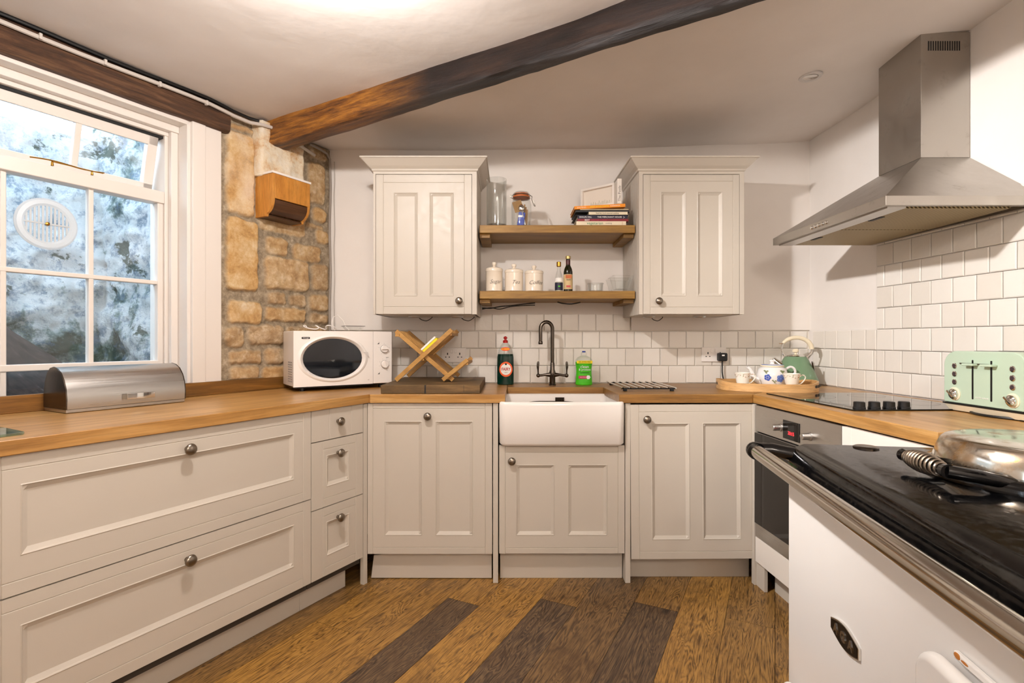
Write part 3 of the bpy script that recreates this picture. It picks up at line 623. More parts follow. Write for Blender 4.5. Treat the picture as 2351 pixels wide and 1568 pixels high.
o = B(-1.95, .335, .612, .636, ZT + .0005, ZT + .062).build('worktop_upstand', M_UPST, bevel=.002); o.location = (LEFT[0], LEFT[1], 0); o.rotation_euler = (0, 0, LEFT[2]); tag(o, 'dark oak upstand along the back of the window worktop', 'upstand')
# ---------------------------------------------------------------- butler sink
u = thing('butler_sink', 'white ceramic butler sink set between the oak worktops', 'sink', (.2455, 2.44, .655))
w2, dp = .2955, .405
def loop(x0, x1, y0, y1, r, z): return [(x, y, z) for x, y in rrect(x0, x1, y0, y1, r, 4)]
L_ = [loop(-w2 + .012, w2 - .012, .012, dp, .03, 0), loop(-w2 + .002, w2 - .002, .002, dp, .03, .012), loop(-w2, w2, 0, dp, .03, .19), loop(-w2 + .002, w2 - .002, .002, dp, .03, .203), loop(-w2 + .008, w2 - .008, .008, dp - .005, .028, .207),
      loop(-w2 + .020, w2 - .020, .020, dp - .03, .03, .206), loop(-w2 + .026, w2 - .026, .026, dp - .036, .03, .200), loop(-w2 + .034, w2 - .034, .034, dp - .045, .035, .06), loop(-w2 + .06, w2 - .06, .06, dp - .07, .05, .028), loop(-.04, .04, .16, .24, .03, .022)]
mb = MB(); k = len(L_[0])
for l_ in L_: mb.v += l_
mb.f = [(i * k + q, i * k + (q + 1) % k, (i + 1) * k + (q + 1) % k, (i + 1) * k + q) for i in range(len(L_) - 1) for q in range(k)] + [tuple(range(k)), tuple(range((len(L_) - 1) * k, len(L_) * k))]
mb.build('basin', M_WHT, u, ang=60)
mb = MB(); mb.box(-.001, .047, dp - .047, dp - .036, .135, .188)
for i in range(4): mb.box(.004 + .011 * i, .010 + .011 * i, dp - .050, dp - .046, .142, .180)
mb.box(-.001, .047, dp - .050, dp - .046, .184, .190); mb.build('overflow_grille', M_DKMET, u, bevel=.001)
MB().lathe([(.045, .0235), (.042, .027), (.02, .024)], (0, .20, 0)).build('waste', M_CHROME, u)
w = thing('washing_up_tray', 'dark oval tray rim just showing inside the white sink', 'tray', (.215, 2.625, .6845)); w.scale = (1, 1, 1.08)
mb = MB(); pr = [(x * 1.0, y) for x, y in rrect(-.13, .13, -.10, .10, .09, 8)]
mb.add([(x * .86, y * .86, 0) for x, y in pr] + [(x, y, .135) for x, y in pr] + [(x * 1.04, y * 1.04, .138) for x, y in pr] + [(x * 1.03, y * 1.03, .132) for x, y in pr] + [(x * .84, y * .84, .004) for x, y in pr],
       [(a * len(pr) + q, a * len(pr) + (q + 1) % len(pr), (a + 1) * len(pr) + (q + 1) % len(pr), (a + 1) * len(pr) + q) for a in range(4) for q in range(len(pr))] + [tuple(range(len(pr)))])
mb.build('tray', M_DKMET, w)
# ---------------------------------------------------------------- tap
u = thing('mixer_tap', 'pewter swan-neck mixer tap with two lever handles behind the sink', 'tap', (.242, 2.955, ZT))
MB().lathe([(.021, 0), (.021, .006), (.017, .010), (.016, .05), (.018, .056), (.018, .075), (.013, .09), (.0125, .125), (.010, .13)]).build('body', M_DKMET, u)
pts = [(0, 0, .12), (0, 0, .28)] + [(-.034 + .034 * math.cos(R(a)), -.01 * (a / 180), .318 + .040 * math.sin(R(a))) for a in range(0, 181, 15)] + [(-.068, -.012, .28), (-.068, -.012, .245)]
MB().tube(pts, [.0105] * (len(pts) - 1) + [.0100], 14).build('spout', M_DKMET, u); MB().lathe([(.011, 0), (.0125, .004), (.0125, .014), (.0105, .018)], (-.068, -.012, .232)).build('nozzle', M_DKMET, u)
for s in (-1, 1):
    mb = MB(); mb.tube([(s * .01, 0, .060), (s * .04, 0, .060), (s * .055, 0, .058), (s * .076, 0, .056)], [.015, .0075, .0068, .0075], 12); mb.ball((s * .080, 0, .056), .0115); mb.build('valve_arm', M_DKMET, u)
    mb = MB(); mb.tube([(s * .080, 0, .060), (s * .081, 0, .085), (s * .082, 0, .105), (s * .081, 0, .127), (s * .080, 0, .135)], [.0045, .0045, .0072, .0065, .003], 12); mb.build('lever', M_DKMET, u)
# ---------------------------------------------------------------- bottles by the sink
def tb(*a): return MB().lathe(*a)
u = thing('dish_soap_bottle', 'dark green washing-up liquid bottle with red cap left of the tap', 'bottle', (-.024, 3.0, ZT))
fl_ = .55
tb([(.040, 0), (.047, .004), (.048, .05), (.048, .12), (.047, .158), (.044, .175), (.0445, .176)], (0, 0, 0), 'z', 32, True, 1, fl_).build('liquid', M_DKGRN, u)
tb([(.0443, .176), (.040, .20), (.030, .222), (.019, .236), (.014, .242), (.014, .247)], (0, 0, 0), 'z', 32, False, 1, fl_).build('clear_shoulder', M_GLASS, u)
tb([(.014, .240), (.0145, .252), (.012, .255), (.007, .256), (.0065, .262), (.011, .266), (.011, .272), (.005, .277), (.002, .278)]).build('cap', M_RED, u)
mb = tb([(.041, 0), (.041, .0012)], (0, 0, 0), '-y', 32); o = mb.build('label_ring', M_ORG, u); o.location = (.003, -.0265, .09); o.scale = (.92, 1, 1.05)
o = tb([(.032, 0), (.032, .0012)], (0, 0, 0), '-y', 32).build('label_disc', M_INKW, u); o.location = (.003, -.0275, .09); o.scale = (.95, 1, 1.0)
text('FAIRY', .024, M_RED, u, (.003, -.0292, .09), sx=.82, bold=.0006); text('original', .006, M_INK, u, (.003, -.0292, .072)); MB().ball((.003, -.0285, .119), .006, 10, 1, .2, 1).build('label_drop', M_DKGRN, u)
o = tb([(.026, 0), (.026, .0012)], (0, 0, 0), '-y', 24).build('neck_label', M_ORG, u); o.location = (0, -.0225, .205); o.scale = (1, 1, .42); text('2x LONGER', .0085, M_YEL, u, (0, -.024, .205), bold=.0003)
u = thing('hand_soap_bottle', 'bright green antibacterial hand soap bottle right of the tap', 'bottle', (.424, 2.985, ZT))
tb([(.043, 0), (.048, .004), (.047, .03), (.044, .07), (.044, .09), (.048, .125), (.0485, .132)], (0, 0, 0), 'z', 32, True, 1, .6).build('liquid', M_LIME, u)
tb([(.0485, .132), (.047, .145), (.036, .158), (.020, .166), (.016, .168), (.016, .185), (.013, .187)], (0, 0, 0), 'z', 32, False, 1, .6).build('clear_shoulder', M_GLASS, u)
tb([(.010, .186), (.010, .193), (.004, .194)], (0, 0, 0), 'z', 16).build('cap', M_BLUE, u)
o = B(-.044, .044, -.001, .001, .124, .140).build('offer_strip', M_YEL, u, bevel=.001); o.location = (0, -.030, 0); text('30% EXTRA FREE', .0098, M_INK, u, (0, -.0318, .132), sx=.95)
for t_, z_, s_ in (('clean', .105, .024), ('& protect', .089, .017), ):
    text(t_, s_, M_INKW, u, (0, -.0295, z_))
text('antibacterial', .010, M_INK, u, (0, -.0285, .072)); o = B(-.034, .016, -.001, .001, .038, .054).build('pink_strip', M_PINK, u); o.location = (0, -.0295, 0); o = tb([(.012, 0), (.012, .001)], (.021, -.0300, .046), '-y', 6).build('shield', M_INKW, u); text('KILLS 99.9%', .0065, M_INKW, u, (-.010, -.031, .046))
# ---------------------------------------------------------------- chrome trivet
u = thing('trivet_rack', 'chrome rod pan stand on black rubber feet right of the sink', 'trivet', (.70, 2.80, ZT))
mb = MB()
for i in range(8):
    a = -.135 + .0375 * i; mb.tube([(a - .002, -.205, .018), (a - .004, .215, .018)], .0042, 8)
mb.build('rods', M_CHROME, u)
for y in (-.175, .185):
    for x in (-.12, .115): B(x - .009, x + .009, y - .008, y + .008, 0, .016).build('foot', M_RUB, u, bevel=.002)
    MB().tube([(-.14, y, .013), (.135, y, .013)], .0035, 8).build('cross_bar', M_RUB, u)
# ---------------------------------------------------------------- sockets
def socket(x, z, label, plug):
    u = thing('double_socket', label, 'socket', (x, YW - .009, z))
    B(-.073, .073, -.008, 0, -.043, .043).build('face_plate', M_PLAS, u, bevel=.003)
    for s in (-1, 1):
        mb = MB(); mb.box(s * .036 - .003, s * .036 + .003, -.009, -.0078, .002, .014); mb.box(s * .036 - .014, s * .036 - .007, -.009, -.0078, -.014, -.009); mb.box(s * .036 + .007, s * .036 + .014, -.009, -.0078, -.014, -.009); mb.build('pin_slots', M_INK, u, smooth=False)
    for s in (-1, 1): B(s * .012 - .007, s * .012 + .007, -.012, -.007, .012, .034).build('switch', M_PLAS, u, bevel=.002)
    return u
socket(1.206, 1.066, 'white double wall socket right of the sink with a black plug in it', 1)
socket(-.330, 1.062, 'white double wall socket half hidden behind the bamboo dish rack', 0)
u = thing('mains_plug', 'black plug with curved cable in the right-hand wall socket', 'plug', (1.247, YW - .017, 1.052))
MB().prism(rrect(-.026, .026, -.024, .024, .009), -.034, -.001, 'y').build('plug_body', M_BLKP, u, bevel=.004)
B(-.008, .007, -.0355, -.0335, .006, .014).build('plug_label', M_INKW, u)
MB().tube([(0, -.018, -.02), (0, -.018, -.05), (-.001, -.02, -.09), (.004, -.024, -.125), (.018, -.03, -.152), (.04, -.04, -.153)], .0042, 8).build('cable', M_BLKP, u)
# ---------------------------------------------------------------- wall cabinets
KC = 443.0; YC = F / KC
def wallcab(name, label, pxl, pxr, dxl, dxr, panels, kn, gx, gz, side):
    x0, x1 = (pxl - CX) / KC, (pxr - CX) / KC; zt, zb = Z_(394, KC), Z_(721.5, KC)
    u = thing(name, label, 'cabinet', ((x0 + x1) / 2, YC, zb)); c = (x0 + x1) / 2; h = zt - zb
    d0, d1 = (dxl - CX) / KC - c, (dxr - CX) / KC - c; a, b = x0 - c, x1 - c; dz = Z_(401, KC) - zb; dep = YP - YC - .004
    mb = MB(); mb.box(a, d0 - .002, 0, .02, 0, h); mb.box(d1 + .002, b, 0, .02, 0, h); mb.box(d0 - .002, d1 + .002, 0, .02, dz + .003, h); mb.box(a + .001, b - .001, .02, dep, .0, .016); mb.box(a, b, .02, dep, h - .016, h); mb.box(a, a + .016, .02, dep, .0, h); mb.box(b - .016, b, .02, dep, .0, h)
    mb.build('carcass', M_CAB, u, smooth=False)
    sd = relief(dep - .02, h, [.03 + .033 * i for i in range(10)], (), (), .006)
    s = sd.build('side_panel', M_CAB, u, smooth=False)
    if side > 0: s.rotation_euler = (0, 0, R(90)); s.location = (b + .001, .02, 0)
    else: s.rotation_euler = (0, 0, R(-90)); s.location = (a - .001, dep, 0)
    s.location.z = -.0012
    P_ = [((p - CX) / KC - c, (q - CX) / KC - c, Z_(r_, KC) - zb, Z_(t_, KC) - zb) for p, q, r_, t_ in panels]
    d = door('door', u, d0, d1, .002, dz, [(q - CX) / KC - c for q in gx], [Z_(q, KC) - zb for q in gz], P_, y=0, t=.018)
    knob(d, (kn[0] - CX) / KC - c - d0, Z_(kn[1], KC) - zb - .002)
    pr = [(0, h), (.006, h + .004), (.008, h + .012), (.022, h + .024), (.05, h + .054), (.056, h + .056), (.056, h + .063)]
    mb = MB(); vs = []
    for o_, z in pr: vs += [(a - o_, dep, z), (a - o_, -o_, z), (b + o_, -o_, z), (b + o_, dep, z)]
    fs = [(i * 4 + k, i * 4 + k + 1, (i + 1) * 4 + k + 1, (i + 1) * 4 + k) for i in range(len(pr) - 1) for k in range(3)]
    e = 4 * (len(pr) - 1); fs += [(e, e + 1, e + 2, e + 3), (0, 1, 2, 3)]; mb.add(vs, fs); mb.build('cornice', M_CAB, u, smooth=False)
    return u, a, b, dep
cl, a_, b_, dep = wallcab('wall_cabinet', 'cream wall cabinet left of the oak shelves, nearest the stone wall', 857, 1094.5, 863, 1083, [(906, 957, 678, 444), (988, 1040, 678, 444)], (1054.5, 691), (880, 1066), (704, 419), 1)
MB().ball((a_ - .012, .30, .62), .014, 10).build('wall_bracket', M_GREY, cl)
cr, a2, b2, _ = wallcab('wall_cabinet', 'cream wall cabinet right of the oak shelves with grooved side', 1467, 1708.5, 1477, 1697, [(1519, 1573, 678, 442), (1603, 1657, 678, 442)], (1511, 691.5), (1493, 1683), (705, 416), -1)
def puck(px, cab, lb, tail):
    x = (px - CX) / 415.; u = thing('under_cabinet_light', lb, 'light', (x, F / 415., Z_(721.5, KC) - .0012), group='puck lights under the wall cabinets')
    tb([(.034, 0), (.034, -.004), (.030, -.010), (.004, -.011)]).build('housing', M_STEEL, u)
    if tail: MB().tube([(.02, .02, -.008), (.035, .03, -.020), (.062, .04, -.024), (.085, .045, -.010), (.09, .05, -.002)], .0022, 6).build('cable', M_BLKP, u)
puck(952, cl, 'puck light with looping cable under the left wall cabinet, nearer the microwave', 1); puck(1050, cl, 'puck light with looping cable under the left wall cabinet, nearer the shelves', 1)
puck(1490, cr, 'puck light under the right wall cabinet, nearer the shelves', 1); puck(1606, cr, 'puck light under the right wall cabinet, nearer the hood', 0)
# ---------------------------------------------------------------- oak shelves
XS0, XS1, YS = -.160, .664, 2.766
def shelf(z, label):
    u = thing('wall_shelf', label, 'shelf', (0, YS, z))
    B(XS0, XS1, 0, YP - YS - .003, -.041, 0).build('board', M_SHELF, u, bevel=.0015)
    B(XS0, XS0 + .055, .03, YP - YS - .003, -.062, -.0415).build('batten', M_SHELF, u, bevel=.001); B(XS1 - .055, XS1, .03, YP - YS - .003, -.062, -.0415).build('batten', M_SHELF, u, bevel=.001)
shelf(1.760, 'upper oak shelf between the wall cabinets holding books and jar'); shelf(1.4115, 'lower oak shelf between the wall cabinets holding pottery canisters')
for (p0, lb, pts) in (((-.155, 2.95, 1.368), 'black cable sagging under the left end of the lower shelf', [(0, 0, -.036), (.05, -.01, -.038), (.10, 0, -.028), (.16, .01, -.022), (.24, .02, -.012), (.30, .02, -.006)]), ((.27, 2.95, 1.368), 'short black cable loop under the middle of the lower shelf', [(0, 0, -.002), (.03, 0, -.010), (.08, 0, -.013), (.13, 0, -.004)])):
    o = MB().tube(pts, .0035, 6).build('cable', M_BLKP); o.location = p0; tag(o, lb, 'cable')
    if p0[0] < 0:
        MB().tube([(x, y + .01, z - .006 + .01 * math.sin(x * 40)) for x, y, z in pts], .0028, 6).build('cable_strand', M_BLKP, o)
# -- lower shelf things
ZS1, ZS2, KI, YI = 1.4118, 1.7603, 424.8, 1200 / 424.8
def sx(px): return (px - CX) / KI
cp = [(.040, 0), (.0455, .003), (.0455, .008), (.0445, .011), (.0455, .05), (.0455, .116), (.0470, .118), (.0470, .130), (.044, .136), (.026, .143), (.010, .146), (.0065, .151), (.011, .158), (.0125, .165), (.010, .172), (.002, .175)]
for px, w_, lb, sz in ((1134.5, 'Sugar', 'cream pottery canister lettered Sugar, next to the left wall cabinet', 1.07), (1180, 'Tea', 'cream pottery canister lettered Tea, middle of three', 1.0), (1226, 'Coffee', 'cream pottery canister lettered Coffee, right of the tea canister', .95)):
    u = thing('storage_canister', lb, 'canister', (sx(px), YI, ZS1), R(14), group=None); u.scale = (1, 1, .865)
    body = [(r * (1.08 if sz < 1.05 else 1.0), h * sz) for r, h in cp]
    tb(body[:7], (0, 0, 0), 'z', 32).build('pot', M_CANI, u); tb(body[6:], (0, 0, 0), 'z', 32).build('lid', M_CANI, u)
    t = text(w_, .034, M_INK, u, (.0, -.0505 * (1 if sz < 1.05 else .93), .055 * sz), bold=-.0006); 
    for v_ in t.data.vertices:
        a_ = v_.co.x / .0495 * .9; rr_ = .0497 if sz < 1.05 else .0463; v_.co.z = .0505 * (1 if sz < 1.05 else .93) - rr_ + v_.co.z * .2 - rr_ * (1 - math.cos(a_)) * 1.0 + .0008; v_.co.x = rr_ * math.sin(a_); v_.co.x += v_.co.y * .35
u = thing('glass_mug', 'clear glass mug handle showing behind the sugar canister', 'mug', (sx(1143), YI + .085, ZS1)); tb([(.028, 0), (.030, .004), (.031, .09)], (0, 0, 0), 'z', 24, False).build('mug_body', M_GLASS, u)
MB().tube([(.03, 0, .075), (.045, 0, .08), (.052, 0, .06), (.046, 0, .035), (.03, 0, .028)], .004, 8).build('handle', M_GLASS, u)
u = thing('sauce_bottle', 'small clear glass bottle with brass cap and dark label on the lower shelf', 'bottle', (sx(1283), YI, ZS1))
tb([(.018, 0), (.021, .003), (.021, .07), (.019, .085), (.010, .115), (.009, .135)], (0, 0, 0), 'z', 24, False).build('glass_body', M_GLASS, u); tb([(.0195, .003), (.0195, .05)], (0, 0, 0), 'z', 20).build('contents', mat('pale_liquid', (206, 200, 170), .2), u)
tb([(.0095, .135), (.0125, .138), (.0125, .160), (.010, .162)], (0, 0, 0), 'z', 16).build('cap', M_BRASS, u)
mb = MB(); mb.lathe([(.0216, .008), (.0216, .048)], (0, 0, 0), 'z', 24, False); mb.build('label', M_NAVY, u); tb([(.0217, .052), (.0217, .074)], (0, 0, 0), 'z', 24, False).build('label_white', M_INKW, u); MB().ball((0, -.0205, .028), .007, 8, 1, .3, .6).build('label_fruit', M_LIME, u)
u = thing('olive_oil_bottle', 'tall dark olive oil bottle with gold cap on the lower shelf', 'bottle', (sx(1304), YI - .005, ZS1))
tb([(.022, 0), (.0245, .003), (.0245, .105), (.021, .122), (.012, .142), (.0115, .176)], (0, 0, 0), 'z', 24).build('glass_body', M_OLIVE, u); tb([(.0120, .140), (.0120, .170)], (0, 0, 0), 'z', 20, False).build('neck_sleeve', mat('burgundy', (74, 22, 26), .4), u)
tb([(.012, .176), (.014, .177), (.014, .191), (.011, .193)], (0, 0, 0), 'z', 20).build('cap', mat('gold_cap', (196, 170, 110), .3, .6), u)
tb([(.0250, .012), (.0250, .092)], (0, 0, 0), 'z', 24, False).build('label', mat('parchment_label', (206, 180, 132), .6), u); o = B(-.016, .016, -.0256, -.0240, .070, .088).build('label_band', M_SEAL, u); text('OLIO', .010, M_INK, u, (0, -.0262, .062)); B(-.012, .010, -.0256, -.0243, .022, .032).build('label_art', M_RED, u)
u = thing('glass_ramekin', 'small round clear glass ramekin on the lower shelf', 'ramekin', (sx(1367), YI, ZS1)); u.scale = (1, 1, 1.15); tb([(.034, 0), (.040, .003), (.041, .034), (.044, .036), (.044, .040), (.041, .041), (.038, .038), (.036, .006)], (0, 0, 0), 'z', 32).build('bowl', M_GLASS, u)
u = thing('glass_dish', 'rectangular clear glass dish nested on a second one beside the right wall cabinet', 'dish', (sx(1426), YI + .01, ZS1)); u.scale = (1, 1, 1.35)
def dish(z, s, x):
    lo, hi = rrect(-.040 * s, .040 * s, -.05 * s, .05 * s, .012, 4), rrect(-.056 * s, .056 * s, -.066 * s, .066 * s, .014, 4); k = len(lo); q = MB()
    q.add([(a + x, b, z) for a, b in lo] + [(a + x, b, z + .05) for a, b in hi] + [(a * 1.06 + x, b * 1.06, z + .052) for a, b in hi], [(i * k + j, i * k + (j + 1) % k, (i + 1) * k + (j + 1) % k, (i + 1) * k + j) for i in range(2) for j in range(k)] + [tuple(range(k))]); return q
dish(.010, .95, .004).build('upper_dish', M_GLASS, u); dish(0, 1.0, -.014).build('lower_dish', M_GLASS, u)
# -- upper shelf things
u = thing('glass_vase', 'tall clear glass cylinder vase next to the left wall cabinet', 'vase', (sx(1140), YI + .02, ZS2)); tb([(.053, 0), (.0545, .003), (.0545, .265), (.0525, .265), (.0525, .018), (.002, .016)], (0, 0, 0), 'z', 40, True).build('cylinder', M_GLASS, u)
tb([(.050, .001), (.052, .004), (.052, .016)], (0, 0, 0), 'z', 32).build('thick_base', M_GLASS, u)
u = thing('clip_top_jar', 'glass clip-top storage jar with orange seal, packets and a spoon inside', 'jar', (sx(1197), YI, ZS2))
tb([(.048, 0), (.053, .004), (.054, .12), (.046, .148), (.042, .152), (.042, .158)], (0, 0, 0), 'z', 32, False).build('jar_body', M_GLASS, u)
tb([(.045, .158), (.046, .160), (.046, .165), (.045, .167)], (0, 0, 0), 'z', 32).build('seal', M_SEAL, u)
tb([(.046, .167), (.047, .169), (.046, .180), (.040, .186), (.002, .187)], (0, 0, 0), 'z', 32, False).build('lid', M_GLASS, u); tb([(.041, .169), (.039, .180), (.002, .181)], (0, 0, 0), 'z', 24, False).build('lid_disc', M_SEAL, u)
mb = MB(); mb.tube([(.047 * math.cos(R(a)), .047 * math.sin(R(a)), .156) for a in range(0, 360, 15)], .0018, 6, True); mb.tube([(.047 * math.cos(R(a)), .047 * math.sin(R(a)), .172) for a in range(0, 360, 15)], .0018, 6, True)
mb.tube([(.047, 0, .172), (.058, -.004, .165), (.056, -.006, .150), (.066, -.01, .120), (.070, -.014, .112), (.074, -.004, .115), (.062, 0, .150)], .0017, 6); mb.tube([(-.047, 0, .156), (-.058, 0, .162), (-.060, 0, .174), (-.047, 0, .172)], .0017, 6); mb.build('wire_clip', M_PEWTER, u)
mb = MB(); mb.box(-.028, .022, -.004, .0, .0, .06); o = mb.build('kraft_packet', M_KRAFT, u); o.location = (-.006, -.004, .085); o.rotation_euler = (R(-4), R(-18), 0)
o = B(-.022, .014, -.006, .006, .0, .072).build('blue_packet', M_BLUE, u, bevel=.003); o.location = (-.002, -.022, .004); o.rotation_euler = (0, R(8), 0); o = B(-.016, .008, -.0075, -.0055, .045, .055).build('packet_stripe', M_INKW, u); o.location = (-.002, -.022, .004)
mb = MB(); mb.ball((.0, -.026, .098), .016, 12, 1, .4, 1.2); mb.tube([(0, -.026, .085), (.012, -.026, .05), (.02, -.02, .01)], .003, 8); mb.build('spoon', M_CHROME, u)
for q in range(3):
    o = MB().tube([(.010 + q * .009, .0, .006), (.018 + q * .007, .006, .125 - q * .014)], .004, 6).build('paper_stick', M_KRAFT, u)
# books
YB = 2.775; KB = F / YB
def bx_(px): return (px - CX) / KB
def book(name, px0, px1, z0, z1, cov, label, ttl, dpt=.19, yo=0, ry=0, tsize=None, al='CENTER', tx=0, group=None):
    x0, x1 = bx_(px0), bx_(px1); u = thing(name, label, 'book', ((x0 + x1) / 2, YB + yo, z0), ry=ry); h = z1 - z0; w = (x1 - x0) / 2
    mb = MB(); mb.box(-w, w, 0, dpt, 0, .0025); mb.box(-w, w, 0, dpt, h - .0025, h); mb.box(-w, w, 0, .004, .0024, h - .0024); mb.build('cover', cov, u, smooth=False)
    B(-w + .003, w - .003, .004, dpt - .003, .0025, h - .0025).build('pages', M_PAPER, u, smooth=False)
    for t_, c_, xx, s_ in ttl: text(t_, s_ * h, c_, u, (xx * w, -.0006, h * .5), name='spine_lettering', al='CENTER')
    return u
z = ZS2
book('paperback_book', 1323, 1437, z, z + .021, M_CRBOOK, 'cream vegetarian cookbook at the bottom of the book stack', [('vegetarian', mat('green_ink', (40, 130, 90), .6), -.25, 1.0), ('cooking', M_INKG, .30, .5), ('|', M_SEAL, .85, .8)], yo=-.004); z += .0212
book('paperback_book', 1326, 1443, z, z + .0135, M_REDBOOK, 'thin dark red book, second from the bottom of the stack', [('BEST', M_INKW, -.62, .95), ('chilled meals, a collection', M_PINK, -.15, .6)]); z += .0137
book('paperback_book', 1326, 1441, z, z + .018, M_NAVY, 'navy cookbook lettered The Merchant House in the stack', [('SHAUN HILL', M_INKW, -.68, .66), ('THE MERCHANT HOUSE', M_INKW, .28, .66), (')-', M_INKW, .86, .8)]); z += .0182
book('paperback_book', 1322, 1443, z, z + .0035, M_BLKBOOK, 'thin black booklet under the narrow cream book', [], yo=.006); z += .0037
book('paperback_book', 1352, 1441, z, z + .0155, M_CRBOOK, 'narrow cream book with dark lettering, middle of the stack', [('Real fast food seasonal cooking', M_INK, -.05, .62)]); z += .0157
book('hardback_book', 1322, 1446, z, z + .010, M_BLKBOOK, 'black hardback just below the orange cookbook', [], yo=.008); z += .0102
book('booklet', 1332, 1443, z, z + .0045, M_PAPER, 'bent beige booklet edge under the orange cookbook', [], yo=.002, dpt=.18); z += .0047
zo = z + .0045
book('hardback_book', 1319, 1436, zo, zo + .0165, M_ORBOOK, 'orange cookbook tilted on top of the stack', [("James Martin's", M_INKW, -.72, .5), ('GREAT BRITISH WINTER', M_YEL, -.02, .56), ('COOKBOOK', M_INKW, .6, .56)], ry=R(-3.0))
ztop = zo + .0168
u = thing('picture_frame', 'white box picture frame leaning on top of the books', 'picture frame', (.488, 2.885, ztop + .0115), R(-40))
mb = MB(); fw, fh, ft = .105, .118, .012
mb.box(-fw, fw, -.012, .012, 0, ft); mb.box(-fw, fw, -.012, .012, fh - ft, fh); mb.box(-fw, -fw + ft, -.012, .012, ft, fh - ft); mb.box(fw - ft, fw, -.012, .012, ft, fh - ft); mb.build('frame', M_TRIM, u, bevel=.001)
B(-fw + ft, fw - ft, .006, .009, ft, fh - ft).build('backing_card', mat('off_white_card', (226, 216, 202), .8), u)
mb = MB()
for i in range(14):
    x = -.05 + .009 * i; hh = .012 + .014 * random.random(); mb.tube([(x, .005, .016), (x + random.uniform(-.004, .004), .005, .016 + hh)], .0006, 4)
mb.build('drawn_stems', M_LEAF, u)
u = thing('standing_book', 'slim white book standing upright beside the picture frame', 'book', (.5885, 2.798, ztop + .0125), R(0))
B(-.0115, .0115, 0, .09, 0, .134).build('cover', M_TRIM, u, bevel=.0008); B(-.0105, .0085, .002, .088, .1335, .135).build('pages', M_PAPER, u); text('The Poole', .020, M_INKG, u, (0, -.0006, .055), name='spine_lettering', ry=R(-90), rx=R(90))
# ---------------------------------------------------------------- bread bin
u = thing('bread_bin', 'brushed steel roll-top bread bin on the window worktop', 'bread bin', wl(LEFT, -1.0, .435, ZT), LEFT[2])
pf = [(.004, .0), (.004, .012), (0, .014)] + [(.0, .03)] + [(.185 - .185 * math.cos(R(a)) if a > 0 else 0, .03 + .132 * math.sin(R(a))) for a in range(6, 118, 8)]
pf2 = [(y * .62 if 1 else y, z) for y, z in pf]
dom = [(0.002, .014), (0, .05), (.006, .085), (.020, .115), (.042, .140), (.070, .155), (.098, .160), (.125, .155), (.150, .135), (.166, .105), (.176, .07), (.180, .014)]
MB().prism([(y, z) for y, z in dom], .004, .402, 'x').build('lid', M_STEEL, u, ang=40)
MB().prism([(y - .001 if y < .01 else y, z * 1.01) for y, z in dom], 0, .004, 'x').build('end_panel', M_DKMET, u); MB().prism([(y, z * 1.005) for y, z in dom], .402, .406, 'x').build('end_panel', M_DKMET, u)
B(.002, .404, .004, .176, .001, .0135).build('base', M_STEEL, u, bevel=.002)
mb = MB(); mb.prism([(.172, -.001), (.180, -.022), (.200, -.026), (.25, -.028), (.275, -.024), (.285, -.001), (.280, -.001), (.270, -.020), (.25, -.0235), (.20, -.0215), (.186, -.018), (.178, -.001)], .034, .056); mb.build('handle', M_CHROME, u, bevel=.001)
# glass worktop saver at the left edge
u = thing('glass_chopping_board', 'thin glass worktop saver at the left end of the window worktop', 'chopping board', wl(LEFT, -1.42, .17, ZT + .001), LEFT[2])
MB().prism(rrect(-.19, .185, -.122, .14, .012), 0, .007).build('glass', M_GLBOARD, u, bevel=.001)
mb = MB()
for x in (-.17, .165):
    for y in (-.10, .12): mb.lathe([(.006, -.0008), (.006, .0002)], (x, y, 0), 'z', 10)
# ---------------------------------------------------------------- microwave
MW = (-1.0586, 2.56, R(35))
u = thing('microwave_oven', 'white microwave with oval dark window in the corner by the stone wall', 'microwave', (MW[0], MW[1], ZT), MW[2])
def mwp(px, py, yl=0): a, b = hit(px, py, MW, yl); return a, b - ZT
W_, D_, zb, zt = .509, .250, .024, .302
B(.004, W_ - .004, .014, D_, zb, zt).build('casing', M_PLAS, u, bevel=.004)
xd = mwp(856.5, 820)[0]
cx0, cz0 = mwp(764, 823); rx0 = (mwp(832, 823)[0] - mwp(696, 823)[0]) / 2; rz0 = (mwp(764, 777.5)[1] - mwp(764, 868.5)[1]) / 2; cx0 = (mwp(832, 823)[0] + mwp(696, 823)[0]) / 2
# door: grid-free oval opening in a slab
mb = MB(); n_ = 48; vs = []; x0_, x1_, z0_, z1_ = 0, xd - .001, zb, zt
def onrect(a):
    c, s = math.cos(a), math.sin(a); t = min(((x1_ - cx0) if c > 0 else (cx0 - x0_)) / max(abs(c), 1e-6), ((z1_ - cz0) if s > 0 else (cz0 - z0_)) / max(abs(s), 1e-6)); return cx0 + c * t, cz0 + s * t
angs = sorted([2 * math.pi * i / n_ for i in range(n_)] + [math.atan2(z - cz0, x - cx0) % (2 * math.pi) for x in (x0_, x1_) for z in (z0_, z1_)]); n_ = len(angs)
def ell(a, kx, y):
    t = math.atan2(math.sin(a) / (rz0 * kx), math.cos(a) / (rx0 * kx)); return (cx0 + rx0 * kx * math.cos(t), y, cz0 + rz0 * kx * math.sin(t))
ls = [[(onrect(a)[0], .014, onrect(a)[1]) for a in angs], [(onrect(a)[0], .0, onrect(a)[1]) for a in angs], [ell(a, 1.20, -.0005) for a in angs], [ell(a, 1.16, -.005) for a in angs], [ell(a, 1.10, -.007) for a in angs], [ell(a, 1.02, .004) for a in angs], [ell(a, 1.0, .008) for a in angs]]
for l_ in ls: vs += l_
